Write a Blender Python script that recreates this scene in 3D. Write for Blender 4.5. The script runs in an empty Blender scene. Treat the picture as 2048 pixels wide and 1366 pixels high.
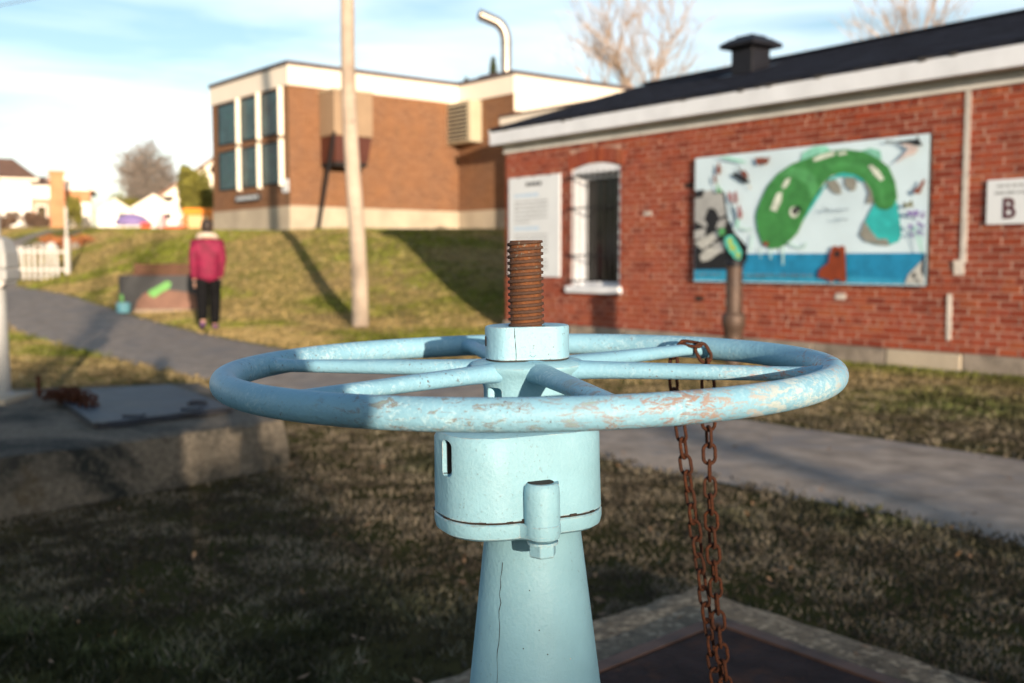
import bpy, bmesh, math, random
import numpy as np
from mathutils import Vector, Matrix, Euler
R = math.radians
random.seed(11)
rng = np.random.default_rng(7)

# ------------------------------------------------------------------ camera, sky, sun, exposure
scene = bpy.context.scene
col = scene.collection
cam_d = bpy.data.cameras.new('camera')
cam = bpy.data.objects.new('camera', cam_d)
col.objects.link(cam)
cam.location = (0, 0, 1.10)
cam.rotation_euler = (R(90 - 4.26), 0, 0)
cam_d.sensor_width = 36.0
cam_d.lens = 2120 / 2048 * 36.0
cam_d.clip_start = 0.02
cam_d.clip_end = 2000
cam_d.dof.use_dof = True
cam_d.dof.focus_distance = 1.0
cam_d.dof.aperture_fstop = 6.0
cam_d.dof.aperture_blades = 8
scene.camera = cam

SUN_EL, SUN_AZ = 7.5, 162.5            # azimuth clockwise from +Y: behind the viewpoint, a little to the right
SUN_DIR = Vector((math.sin(R(SUN_AZ)) * math.cos(R(SUN_EL)), math.cos(R(SUN_AZ)) * math.cos(R(SUN_EL)), math.sin(R(SUN_EL))))
world = bpy.data.worlds.new('World')
scene.world = world
world.use_nodes = True
wt = world.node_tree
wt.nodes.clear()
w_out = wt.nodes.new('ShaderNodeOutputWorld')
w_bg = wt.nodes.new('ShaderNodeBackground')
w_sky = wt.nodes.new('ShaderNodeTexSky')
w_sky.sky_type = 'NISHITA'
w_sky.sun_disc = False
w_sky.sun_elevation = R(SUN_EL)
w_sky.sun_rotation = R(SUN_AZ)
w_sky.air_density = 1.0
w_sky.dust_density = 1.2
w_sky.ozone_density = 1.7
w_tc = wt.nodes.new('ShaderNodeTexCoord')
w_mp = wt.nodes.new('ShaderNodeMapping')
w_mp.inputs['Scale'].default_value = (1.6, 1.6, 9.0)
w_mp.inputs['Rotation'].default_value = (0.10, 0.16, 0)
w_nz = wt.nodes.new('ShaderNodeTexNoise')
w_nz.inputs['Scale'].default_value = 2.3
w_nz.inputs['Detail'].default_value = 5
w_nz.inputs['Distortion'].default_value = 0.4
w_rp = wt.nodes.new('ShaderNodeValToRGB')
w_rp.color_ramp.elements[0].position = 0.33
w_rp.color_ramp.elements[1].position = 0.78
w_rp.color_ramp.elements[1].color = (0.75, 0.75, 0.75, 1)
w_mx = wt.nodes.new('ShaderNodeMix')
w_mx.data_type = 'RGBA'
w_mx.inputs['B'].default_value = (7.6, 7.7, 8.0, 1)      # sunlit thin cloud
wt.links.new(w_tc.outputs['Generated'], w_mp.inputs['Vector'])
wt.links.new(w_mp.outputs['Vector'], w_nz.inputs['Vector'])
wt.links.new(w_nz.outputs['Fac'], w_rp.inputs['Fac'])
w_sx = wt.nodes.new('ShaderNodeSeparateXYZ')                # thin cloud and haze lie low, overhead it is clear
wt.links.new(w_tc.outputs['Generated'], w_sx.inputs[0])
w_el = wt.nodes.new('ShaderNodeMapRange')
w_el.inputs['From Min'].default_value = 0.10; w_el.inputs['From Max'].default_value = 0.42
w_el.inputs['To Min'].default_value = 1.0; w_el.inputs['To Max'].default_value = 0.08
wt.links.new(w_sx.outputs['Z'], w_el.inputs['Value'])
w_ml = wt.nodes.new('ShaderNodeMath'); w_ml.operation = 'MULTIPLY'
wt.links.new(w_rp.outputs['Color'], w_ml.inputs[0]); wt.links.new(w_el.outputs['Result'], w_ml.inputs[1])
wt.links.new(w_ml.outputs[0], w_mx.inputs['Factor'])
wt.links.new(w_sky.outputs['Color'], w_mx.inputs['A'])
wt.links.new(w_mx.outputs['Result'], w_bg.inputs['Color'])
w_bg.inputs['Strength'].default_value = 0.15
wt.links.new(w_bg.outputs['Background'], w_out.inputs['Surface'])

sun_d = bpy.data.lights.new('sun', 'SUN')
sun_d.energy = 5.0
sun_d.angle = R(0.53)
sun_d.color = (1.0, 0.81, 0.61)
sun = bpy.data.objects.new('sun', sun_d)
col.objects.link(sun)
sun.rotation_euler = SUN_DIR.to_track_quat('Z', 'Y').to_euler()
sun.location = SUN_DIR * 60

scene.view_settings.view_transform = 'Standard'
scene.view_settings.look = 'None'
scene.view_settings.gamma = 1.0
scene.view_settings.use_curve_mapping = False
scene.view_settings.exposure = 0.75
scene.cycles.max_bounces = 6
scene.cycles.use_denoising = True

# ------------------------------------------------------------------ helpers
class MB:
    def __init__(self):
        self.v, self.f, self.m, self.mi = [], [], [], 0
    def face(self, idx):
        self.f.append(tuple(idx)); self.m.append(self.mi)
    def add(self, verts, faces):
        b = len(self.v)
        self.v += [tuple(p) for p in verts]
        for q in faces:
            self.face([i + b for i in q])
    def box(self, x0, x1, y0, y1, z0, z1, M=None, j=0.0):
        p = [Vector((x, y, z)) for z in (z0, z1) for y in (y0, y1) for x in (x0, x1)]
        if j:
            p = [q + Vector((random.uniform(-j, j), random.uniform(-j, j), random.uniform(-j, j))) for q in p]
        if M is not None:
            p = [M @ q for q in p]
        self.add(p, [(0, 2, 3, 1), (4, 5, 7, 6), (0, 1, 5, 4), (2, 6, 7, 3), (0, 4, 6, 2), (1, 3, 7, 5)])
    def bar(self, a, b, w, h, up=Vector((0, 0, 1))):
        a, b = Vector(a), Vector(b)
        d = (b - a); L = d.length; d.normalize()
        if abs(d.dot(up)) > 0.98:
            up = Vector((0, 1, 0))
        s = d.cross(up).normalized(); u = s.cross(d)
        p = [q + s * i * w / 2 + u * k * h / 2 for q in (a, b) for i, k in ((-1, -1), (1, -1), (1, 1), (-1, 1))]
        self.add(p, [(0, 1, 2, 3), (7, 6, 5, 4), (0, 4, 5, 1), (1, 5, 6, 2), (2, 6, 7, 3), (3, 7, 4, 0)])
    def rings(self, rr, close=False, cap=True):
        n = len(rr[0]); b = len(self.v)
        for r in rr:
            self.v += [tuple(p) for p in r]
        m = len(rr)
        for i in range(m if close else m - 1):
            a0, a1 = b + i * n, b + ((i + 1) % m) * n
            for k in range(n):
                self.face((a0 + k, a0 + (k + 1) % n, a1 + (k + 1) % n, a1 + k))
        if cap and not close:
            self.face([b + k for k in range(n)][::-1])
            self.face([b + (m - 1) * n + k for k in range(n)])
    def lathe(self, prof, n=32, c=(0, 0), M=None):
        rr = []
        for r, z in prof:
            ring = [Vector((c[0] + r * math.cos(2 * math.pi * k / n), c[1] + r * math.sin(2 * math.pi * k / n), z)) for k in range(n)]
            rr.append([M @ p for p in ring] if M is not None else ring)
        self.rings(rr)
    def tube(self, path, rad, n=8, cap=True, close=False):
        P = [Vector(p) for p in path]
        rad = rad if isinstance(rad, (list, tuple)) else [rad] * len(P)
        rr = []; ref = None
        for i, p in enumerate(P):
            if close:
                d = (P[(i + 1) % len(P)] - P[i - 1]).normalized()
            else:
                d = (P[min(i + 1, len(P) - 1)] - P[max(i - 1, 0)]).normalized()
            if ref is None:
                ref = d.orthogonal().normalized()
            ref = (ref - d * ref.dot(d)).normalized()
            s = d.cross(ref)
            r = rad[i]; ra, rb = r if isinstance(r, tuple) else (r, r)
            rr.append([p + ref * math.cos(2 * math.pi * k / n) * ra + s * math.sin(2 * math.pi * k / n) * rb for k in range(n)])
        self.rings(rr, close=close, cap=cap)
    def prism(self, poly, z0, z1, M=None):
        n = len(poly)
        p = [Vector((x, y, z)) for z in (z0, z1) for x, y in poly]
        if M is not None:
            p = [M @ q for q in p]
        self.add(p, [tuple(range(n))[::-1], tuple(range(n, 2 * n))] + [(k, (k + 1) % n, n + (k + 1) % n, n + k) for k in range(n)])
    def mesh(self, name, mats, smooth=None):
        me = bpy.data.meshes.new(name)
        me.from_pydata(self.v, [], self.f)
        for m in (mats if isinstance(mats, (list, tuple)) else [mats]):
            me.materials.append(m)
        if any(self.m):
            me.polygons.foreach_set('material_index', self.m)
        me.validate()
        bm = bmesh.new(); bm.from_mesh(me)
        bmesh.ops.recalc_face_normals(bm, faces=bm.faces)
        bm.to_mesh(me); bm.free()
        if smooth is not None:
            me.polygons.foreach_set('use_smooth', [True] * len(me.polygons))
            me.set_sharp_from_angle(angle=R(smooth))
        return me
    def build(self, name, mats, parent=None, smooth=None, loc=None):
        return link(name, self.mesh(name, mats, smooth), parent, loc)

def link(name, data, parent=None, loc=None):
    o = bpy.data.objects.new(name, data)
    col.objects.link(o)
    if parent is not None:
        o.parent = parent
    if loc is not None:
        o.location = loc
    return o

def tag(o, label=None, cat=None, group=None, kind=None):
    if label: o['label'] = label
    if cat: o['category'] = cat
    if group: o['group'] = group
    if kind: o['kind'] = kind
    return o

def empty(name, loc, label, cat, group=None, rot=(0, 0, 0)):
    o = link(name, None, None, loc)
    o.rotation_euler = rot
    o.empty_display_size = 0.1
    return tag(o, label, cat, group)

def bevel(o, w, seg=2, ang=30):
    m = o.modifiers.new('Bevel', 'BEVEL')
    m.width = w; m.segments = seg; m.limit_method = 'ANGLE'; m.angle_limit = R(ang)
    return o

def bake(o, smooth=40):
    """apply the modifiers of o into its mesh"""
    dg = bpy.context.evaluated_depsgraph_get()
    me = bpy.data.meshes.new_from_object(o.evaluated_get(dg))
    o.modifiers.clear()
    o.data = me
    if smooth is not None:
        me.polygons.foreach_set('use_smooth', [True] * len(me.polygons))
        me.set_sharp_from_angle(angle=R(smooth))
    return o

def cut(o, cutter):
    m = o.modifiers.new('Cut', 'BOOLEAN')
    m.operation = 'DIFFERENCE'; m.solver = 'EXACT'; m.object = cutter
    bpy.context.view_layer.update()
    bake(o)
    bpy.data.objects.remove(cutter)

# ------------------------------------------------------------------ materials
def nd(t, kind, **kw):
    n = t.nodes.new(kind)
    for k, v in kw.items():
        n.inputs[k].default_value = v
    return n

def mixc(t, fac, a, b, blend='MIX'):
    n = t.nodes.new('ShaderNodeMix'); n.data_type = 'RGBA'; n.blend_type = blend
    for s, v in (('Factor', fac), ('A', a), ('B', b)):
        if isinstance(v, (int, float, tuple)):
            n.inputs[s].default_value = v if not isinstance(v, tuple) else (*v[:3], 1)
        else:
            t.links.new(v, n.inputs[s])
    return n.outputs['Result']

def ramp(t, src, p0, p1, c0=(0, 0, 0), c1=(1, 1, 1)):
    n = t.nodes.new('ShaderNodeValToRGB')
    n.color_ramp.elements[0].position = p0; n.color_ramp.elements[0].color = (*c0, 1)
    n.color_ramp.elements[1].position = p1; n.color_ramp.elements[1].color = (*c1, 1)
    t.links.new(src, n.inputs['Fac'])
    return n.outputs['Color']

def noise(t, vec, scale, detail=4, rough=0.55, dist=0.0):
    n = nd(t, 'ShaderNodeTexNoise', Scale=scale, Detail=detail, Roughness=rough, Distortion=dist)
    t.links.new(vec, n.inputs['Vector'])
    return n.outputs['Fac']

def base_mat(name):
    m = bpy.data.materials.new(name); m.use_nodes = True
    t = m.node_tree
    b = t.nodes['Principled BSDF']
    tc = t.nodes.new('ShaderNodeTexCoord')
    return m, t, b, tc.outputs['Object']

def bump(t, b, h, strength, dist=0.01):
    n = nd(t, 'ShaderNodeBump', Strength=strength, Distance=dist)
    t.links.new(h, n.inputs['Height']); t.links.new(n.outputs['Normal'], b.inputs['Normal'])

def M(name, c, rough=0.7, var=0.25, scale=6.0, metal=0.0, bmp=0.0, bscale=None, dirt=None, spec=0.4):
    """plain material with noise variation, optional dirt colour and bump"""
    m, t, b, v = base_mat(name)
    f = noise(t, v, scale, 6)
    lo = tuple(x * (1 - var) for x in c); hi = tuple(min(1, x * (1 + var)) for x in c)
    out = ramp(t, f, 0.3, 0.7, lo, hi)
    if dirt:
        f2 = noise(t, v, scale * 0.37, 5, 0.65)
        out = mixc(t, ramp(t, f2, 0.5, 0.66), out, dirt)
    t.links.new(out, b.inputs['Base Color'])
    b.inputs['Roughness'].default_value = rough
    b.inputs['Metallic'].default_value = metal
    b.inputs['Specular IOR Level'].default_value = spec
    if bmp:
        bump(t, b, noise(t, v, bscale or scale * 8, 4), bmp)
    return m

def island_rand(t):
    g = t.nodes.new('ShaderNodeNewGeometry'); o = t.nodes.new('ShaderNodeObjectInfo')
    a = t.nodes.new('ShaderNodeMath'); a.operation = 'ADD'
    t.links.new(g.outputs['Random Per Island'], a.inputs[0]); t.links.new(o.outputs['Random'], a.inputs[1])
    f = t.nodes.new('ShaderNodeMath'); f.operation = 'FRACT'
    t.links.new(a.outputs[0], f.inputs[0])
    return f.outputs[0]

def brick_mat():
    m, t, b, v = base_mat('old_red_brick')
    r = island_rand(t)
    n = t.nodes.new('ShaderNodeValToRGB')
    e = n.color_ramp.elements
    e[0].position = 0.0; e[0].color = (0.25, 0.050, 0.026, 1)
    e[1].position = 1.0; e[1].color = (0.36, 0.095, 0.045, 1)
    for p, c in ((0.12, (0.20, 0.038, 0.022)), (0.25, (0.31, 0.068, 0.036)), (0.5, (0.34, 0.075, 0.036)), (0.72, (0.30, 0.068, 0.042)), (0.82, (0.36, 0.10, 0.045)), (0.9, (0.30, 0.05, 0.02))):
        x = e.new(p); x.color = (*c, 1)
    t.links.new(r, n.inputs['Fac'])
    g = t.nodes.new('ShaderNodeNewGeometry')
    f = noise(t, g.outputs['Position'], 22, 5, 0.6)
    c = mixc(t, ramp(t, f, 0.35, 0.75), n.outputs['Color'], mixc(t, 0.55, n.outputs['Color'], (0.14, 0.035, 0.022)))
    f2 = noise(t, g.outputs['Position'], 1.6, 5, 0.6)
    c = mixc(t, ramp(t, f2, 0.55, 0.75, (0, 0, 0), (0.18, 0.18, 0.18)), c, (0.36, 0.17, 0.11))
    c = mixc(t, ramp(t, noise(t, g.outputs['Position'], 0.9, 6, 0.65), 0.50, 0.72, (0, 0, 0), (0.55, 0.55, 0.55)), c, mixc(t, 0.6, c, (0.07, 0.022, 0.016)))
    t.links.new(c, b.inputs['Base Color'])
    b.inputs['Roughness'].default_value = 0.85
    b.inputs['Specular IOR Level'].default_value = 0.2
    bump(t, b, noise(t, g.outputs['Position'], 160, 3), 0.5, 0.004)
    return m

def paint_mat(name, c, scuff=0.55, rustiness=0.5, patch=None, edge=0.85):
    """old light-blue gloss paint on cast iron: scuffs to a paler coat, chips to rust, brush texture"""
    m, t, b, v = base_mat(name)
    f = noise(t, v, 9, 5)
    out = ramp(t, f, 0.3, 0.7, tuple(x * 0.86 for x in c), tuple(min(1, x * 1.10) for x in c))
    big = noise(t, v, 7.0, 3)
    fine = noise(t, v, 170, 6, 0.75, 0.6)
    k = t.nodes.new('ShaderNodeMath'); k.operation = 'MULTIPLY'
    t.links.new(ramp(t, big, 0.46, 0.66), k.inputs[0]); t.links.new(ramp(t, fine, 0.50, 0.60), k.inputs[1])
    out = mixc(t, mixv(t, k.outputs[0], scuff), out, (0.50, 0.66, 0.70))
    k2 = t.nodes.new('ShaderNodeMath'); k2.operation = 'MULTIPLY'
    big2 = noise(t, v, 13.0, 3)
    fine2 = noise(t, v, 260, 4, 0.7)
    t.links.new(ramp(t, big2, 0.44, 0.60), k2.inputs[0]); t.links.new(ramp(t, fine2, 0.60, 0.67), k2.inputs[1])
    out = mixc(t, mixv(t, k2.outputs[0], rustiness), out, (0.10, 0.06, 0.045))
    if patch:                       # worn, rust-stained stretches and a painted-in reflection tint (x, y, z, radius)
        for (px, py, pz, pr, pc, lo) in patch:
            d = t.nodes.new('ShaderNodeVectorMath'); d.operation = 'DISTANCE'
            d.inputs[1].default_value = (px, py, pz); t.links.new(v, d.inputs[0])
            mr = nd(t, 'ShaderNodeMapRange'); mr.inputs['From Min'].default_value = pr; mr.inputs['From Max'].default_value = pr * 0.3
            t.links.new(d.outputs['Value'], mr.inputs['Value'])
            st = t.nodes.new('ShaderNodeMapping'); st.inputs['Scale'].default_value = (1, 1, 3.2)
            t.links.new(v, st.inputs['Vector'])
            pn = noise(t, st.outputs['Vector'], 58, 8, 0.80, 0.6)
            mm = t.nodes.new('ShaderNodeMath'); mm.operation = 'MULTIPLY'
            t.links.new(mr.outputs['Result'], mm.inputs[0]); t.links.new(ramp(t, pn, lo, lo + 0.06), mm.inputs[1])
            out = mixc(t, mixv(t, mm.outputs[0], 0.92), out, pc)
    # knocked edges: bare primer and rust where the coat has worn through
    bv = nd(t, 'ShaderNodeBevel', Radius=0.0022); bv.samples = 4
    ge = t.nodes.new('ShaderNodeNewGeometry')
    dt = t.nodes.new('ShaderNodeVectorMath'); dt.operation = 'DOT_PRODUCT'
    t.links.new(bv.outputs['Normal'], dt.inputs[0]); t.links.new(ge.outputs['Normal'], dt.inputs[1])
    ed_ = nd(t, 'ShaderNodeMapRange'); ed_.inputs['From Min'].default_value = 0.985; ed_.inputs['From Max'].default_value = 0.90
    t.links.new(dt.outputs['Value'], ed_.inputs['Value'])
    em = t.nodes.new('ShaderNodeMath'); em.operation = 'MULTIPLY'
    en = noise(t, v, 95, 6, 0.75)
    t.links.new(ed_.outputs['Result'], em.inputs[0]); t.links.new(ramp(t, en, 0.44, 0.58), em.inputs[1])
    out = mixc(t, mixv(t, em.outputs[0], 0.0 if patch else edge), out, ramp(t, noise(t, v, 60, 4), 0.40, 0.55, (0.20, 0.095, 0.05), (0.55, 0.55, 0.50)))
    t.links.new(out, b.inputs['Base Color'])
    b.inputs['Roughness'].default_value = 0.50
    b.inputs['Specular IOR Level'].default_value = 0.30
    h = mixc(t, 0.62, noise(t, v, 260, 4), noise(t, v, 38, 4))
    bump(t, b, h, 0.6, 0.0030)
    return m

def mixv(t, src, k):
    n = t.nodes.new('ShaderNodeMath'); n.operation = 'MULTIPLY'
    t.links.new(src, n.inputs[0]); n.inputs[1].default_value = k
    return n.outputs[0]

def rust_mat(name, a, bcol, scale=120, flecks=None, thread=None):
    m, t, b, v = base_mat(name)
    f = noise(t, v, scale, 6, 0.7)
    out = ramp(t, f, 0.32, 0.68, a, bcol)
    if thread:                       # wiped dark crests, orange rust left in the grooves
        sx = t.nodes.new('ShaderNodeVectorMath'); sx.operation = 'MULTIPLY'; sx.inputs[1].default_value = (1, 1, 0); t.links.new(v, sx.inputs[0])
        ln = t.nodes.new('ShaderNodeVectorMath'); ln.operation = 'LENGTH'; t.links.new(sx.outputs[0], ln.inputs[0])
        mr = nd(t, 'ShaderNodeMapRange'); mr.inputs['From Min'].default_value = thread[0]; mr.inputs['From Max'].default_value = thread[1]
        t.links.new(ln.outputs['Value'], mr.inputs['Value'])
        out = mixc(t, mr.outputs['Result'], out, mixc(t, 0.75, out, (0.050, 0.034, 0.028)))
    r = island_rand(t)
    out = mixc(t, ramp(t, r, 0.2, 1.0, (0, 0, 0), (0.4, 0.4, 0.4)), out, (0.05, 0.025, 0.018))
    if flecks:
        s = t.nodes.new('ShaderNodeSeparateXYZ'); t.links.new(v, s.inputs[0])
        k = t.nodes.new('ShaderNodeMath'); k.operation = 'MULTIPLY'
        t.links.new(ramp(t, noise(t, v, 260, 3), 0.60, 0.66), k.inputs[0])
        mr = nd(t, 'ShaderNodeMapRange'); mr.inputs['From Min'].default_value = flecks[0]; mr.inputs['From Max'].default_value = flecks[1]
        t.links.new(s.outputs['Z'], mr.inputs['Value']); t.links.new(mr.outputs['Result'], k.inputs[1])
        out = mixc(t, k.outputs[0], out, (0.16, 0.17, 0.15))
    t.links.new(out, b.inputs['Base Color'])
    b.inputs['Roughness'].default_value = 0.78
    b.inputs['Specular IOR Level'].default_value = 0.22
    bump(t, b, noise(t, v, scale * 3, 4, 0.7), 0.7, 0.002)
    return m

def concrete_mat(name, c, dark, moss, scale=2.2, lo=0.45, grit=1.0):
    m, t, b, v = base_mat(name)
    out = ramp(t, noise(t, v, 38, 7, 0.75), 0.3, 0.72, tuple(x * 0.45 for x in c), tuple(x * 1.35 for x in c))
    out = mixc(t, ramp(t, noise(t, v, scale, 6, 0.62, 0.6), lo, lo + 0.14), out, dark)
    out = mixc(t, ramp(t, noise(t, v, scale * 2.1, 5, 0.6), 0.60, 0.70, (0, 0, 0), (0.6, 0.6, 0.6)), out, moss)
    t.links.new(out, b.inputs['Base Color'])
    vo = nd(t, 'ShaderNodeTexVoronoi', Scale=55.0); t.links.new(v, vo.inputs['Vector'])
    sp = ramp(t, vo.outputs['Color'], 0.62, 0.80, (0, 0, 0), (0.75 * grit,) * 3)
    out = mixc(t, sp, out, tuple(min(1, x * 2.0) for x in c))
    sp2 = ramp(t, noise(t, v, 75, 5, 0.8), 0.60, 0.68, (0, 0, 0), (0.85 * grit,) * 3)
    out = mixc(t, sp2, out, (0.035, 0.03, 0.025))
    t.links.new(out, b.inputs['Base Color'])
    b.inputs['Roughness'].default_value = 0.9
    b.inputs['Specular IOR Level'].default_value = 0.2
    bump(t, b, noise(t, v, 46, 7, 0.75), 1.0, 0.006 + 0.024 * grit)
    return m

def lawn_mat():
    m, t, b, v = base_mat('turf_soil')
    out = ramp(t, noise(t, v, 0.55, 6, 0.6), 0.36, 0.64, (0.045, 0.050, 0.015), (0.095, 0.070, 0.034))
    s = t.nodes.new('ShaderNodeSeparateXYZ'); t.links.new(v, s.inputs[0])      # foreground shade painted into the soil: dark near, brighter up the bank
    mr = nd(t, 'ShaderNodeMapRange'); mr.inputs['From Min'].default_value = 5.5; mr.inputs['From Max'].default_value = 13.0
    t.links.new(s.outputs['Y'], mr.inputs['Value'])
    bank_turf = ramp(t, noise(t, v, 0.45, 6, 0.6), 0.36, 0.64, (0.19, 0.21, 0.040), (0.36, 0.27, 0.115))
    out = mixc(t, mr.outputs['Result'], out, bank_turf)
    out = mixc(t, ramp(t, noise(t, v, 9, 7, 0.75), 0.36, 0.66), out, mixc(t, 0.6, out, (0.02, 0.018, 0.012)))
    t.links.new(out, b.inputs['Base Color'])
    b.inputs['Roughness'].default_value = 1.0; b.inputs['Specular IOR Level'].default_value = 0.0
    bump(t, b, noise(t, v, 26, 6, 0.7), 0.6, 0.015)
    return m

def grass_mat():
    m, t, b, v = base_mat('grass_blades')
    a = t.nodes.new('ShaderNodeAttribute'); a.attribute_name = 'tint'
    t.links.new(a.outputs['Color'], b.inputs['Base Color'])
    b.inputs['Roughness'].default_value = 0.75; b.inputs['Specular IOR Level'].default_value = 0.15
    tr = t.nodes.new('ShaderNodeBsdfTranslucent'); t.links.new(a.outputs['Color'], tr.inputs['Color'])
    mx = t.nodes.new('ShaderNodeMixShader'); mx.inputs[0].default_value = 0.3
    t.links.new(b.outputs[0], mx.inputs[1]); t.links.new(tr.outputs[0], mx.inputs[2])
    t.links.new(mx.outputs[0], t.nodes['Material Output'].inputs['Surface'])
    return m

def glass_mat(name, c, rough=0.08, mott=0.0):
    m, t, b, v = base_mat(name)
    if mott:
        n1 = noise(t, v, 1.8, 6, 0.7, 1.0); n2 = noise(t, v, 4.2, 5, 0.7)
        out = ramp(t, n1, 0.35, 0.65, c, tuple(x * 2.6 + 0.012 for x in c))
        out = mixc(t, ramp(t, n2, 0.56, 0.68, (0, 0, 0), (0.7, 0.7, 0.7)), out, (0.02, 0.16, 0.13))
        t.links.new(out, b.inputs['Base Color'])
    else:
        b.inputs['Base Color'].default_value = (*c, 1)
    b.inputs['Roughness'].default_value = rough
    b.inputs['Specular IOR Level'].default_value = 0.25
    return m

def school_brick_mat():
    m, t, b, v = base_mat('brown_brick')
    br = t.nodes.new('ShaderNodeTexBrick')
    br.offset = 0.5
    for k, val in (('Scale', 1.0), ('Mortar Size', 0.010), ('Mortar Smooth', 0.3), ('Bias', 0.0), ('Brick Width', 0.215), ('Row Height', 0.076)):
        br.inputs[k].default_value = val
    br.inputs['Color1'].default_value = (0.185, 0.088, 0.048, 1); br.inputs['Color2'].default_value = (0.115, 0.050, 0.028, 1); br.inputs['Mortar'].default_value = (0.26, 0.17, 0.11, 1)
    mp = t.nodes.new('ShaderNodeMapping'); mp.inputs['Rotation'].default_value = (R(-90), 0, 0)
    t.links.new(v, mp.inputs['Vector']); t.links.new(mp.outputs['Vector'], br.inputs['Vector'])
    f = noise(t, v, 1.1, 5, 0.65)
    out = mixc(t, ramp(t, f, 0.38, 0.70), br.outputs['Color'], mixc(t, 0.38, br.outputs['Color'], (0.29, 0.125, 0.045)))
    out = mixc(t, ramp(t, noise(t, v, 2.3, 6, 0.7), 0.55, 0.7, (0, 0, 0), (0.3, 0.3, 0.3)), out, (0.10, 0.075, 0.045))
    t.links.new(out, b.inputs['Base Color'])
    b.inputs['Roughness'].default_value = 0.9; b.inputs['Specular IOR Level'].default_value = 0.15
    bump(t, b, br.outputs['Fac'], -0.5, 0.01)
    return m

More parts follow.
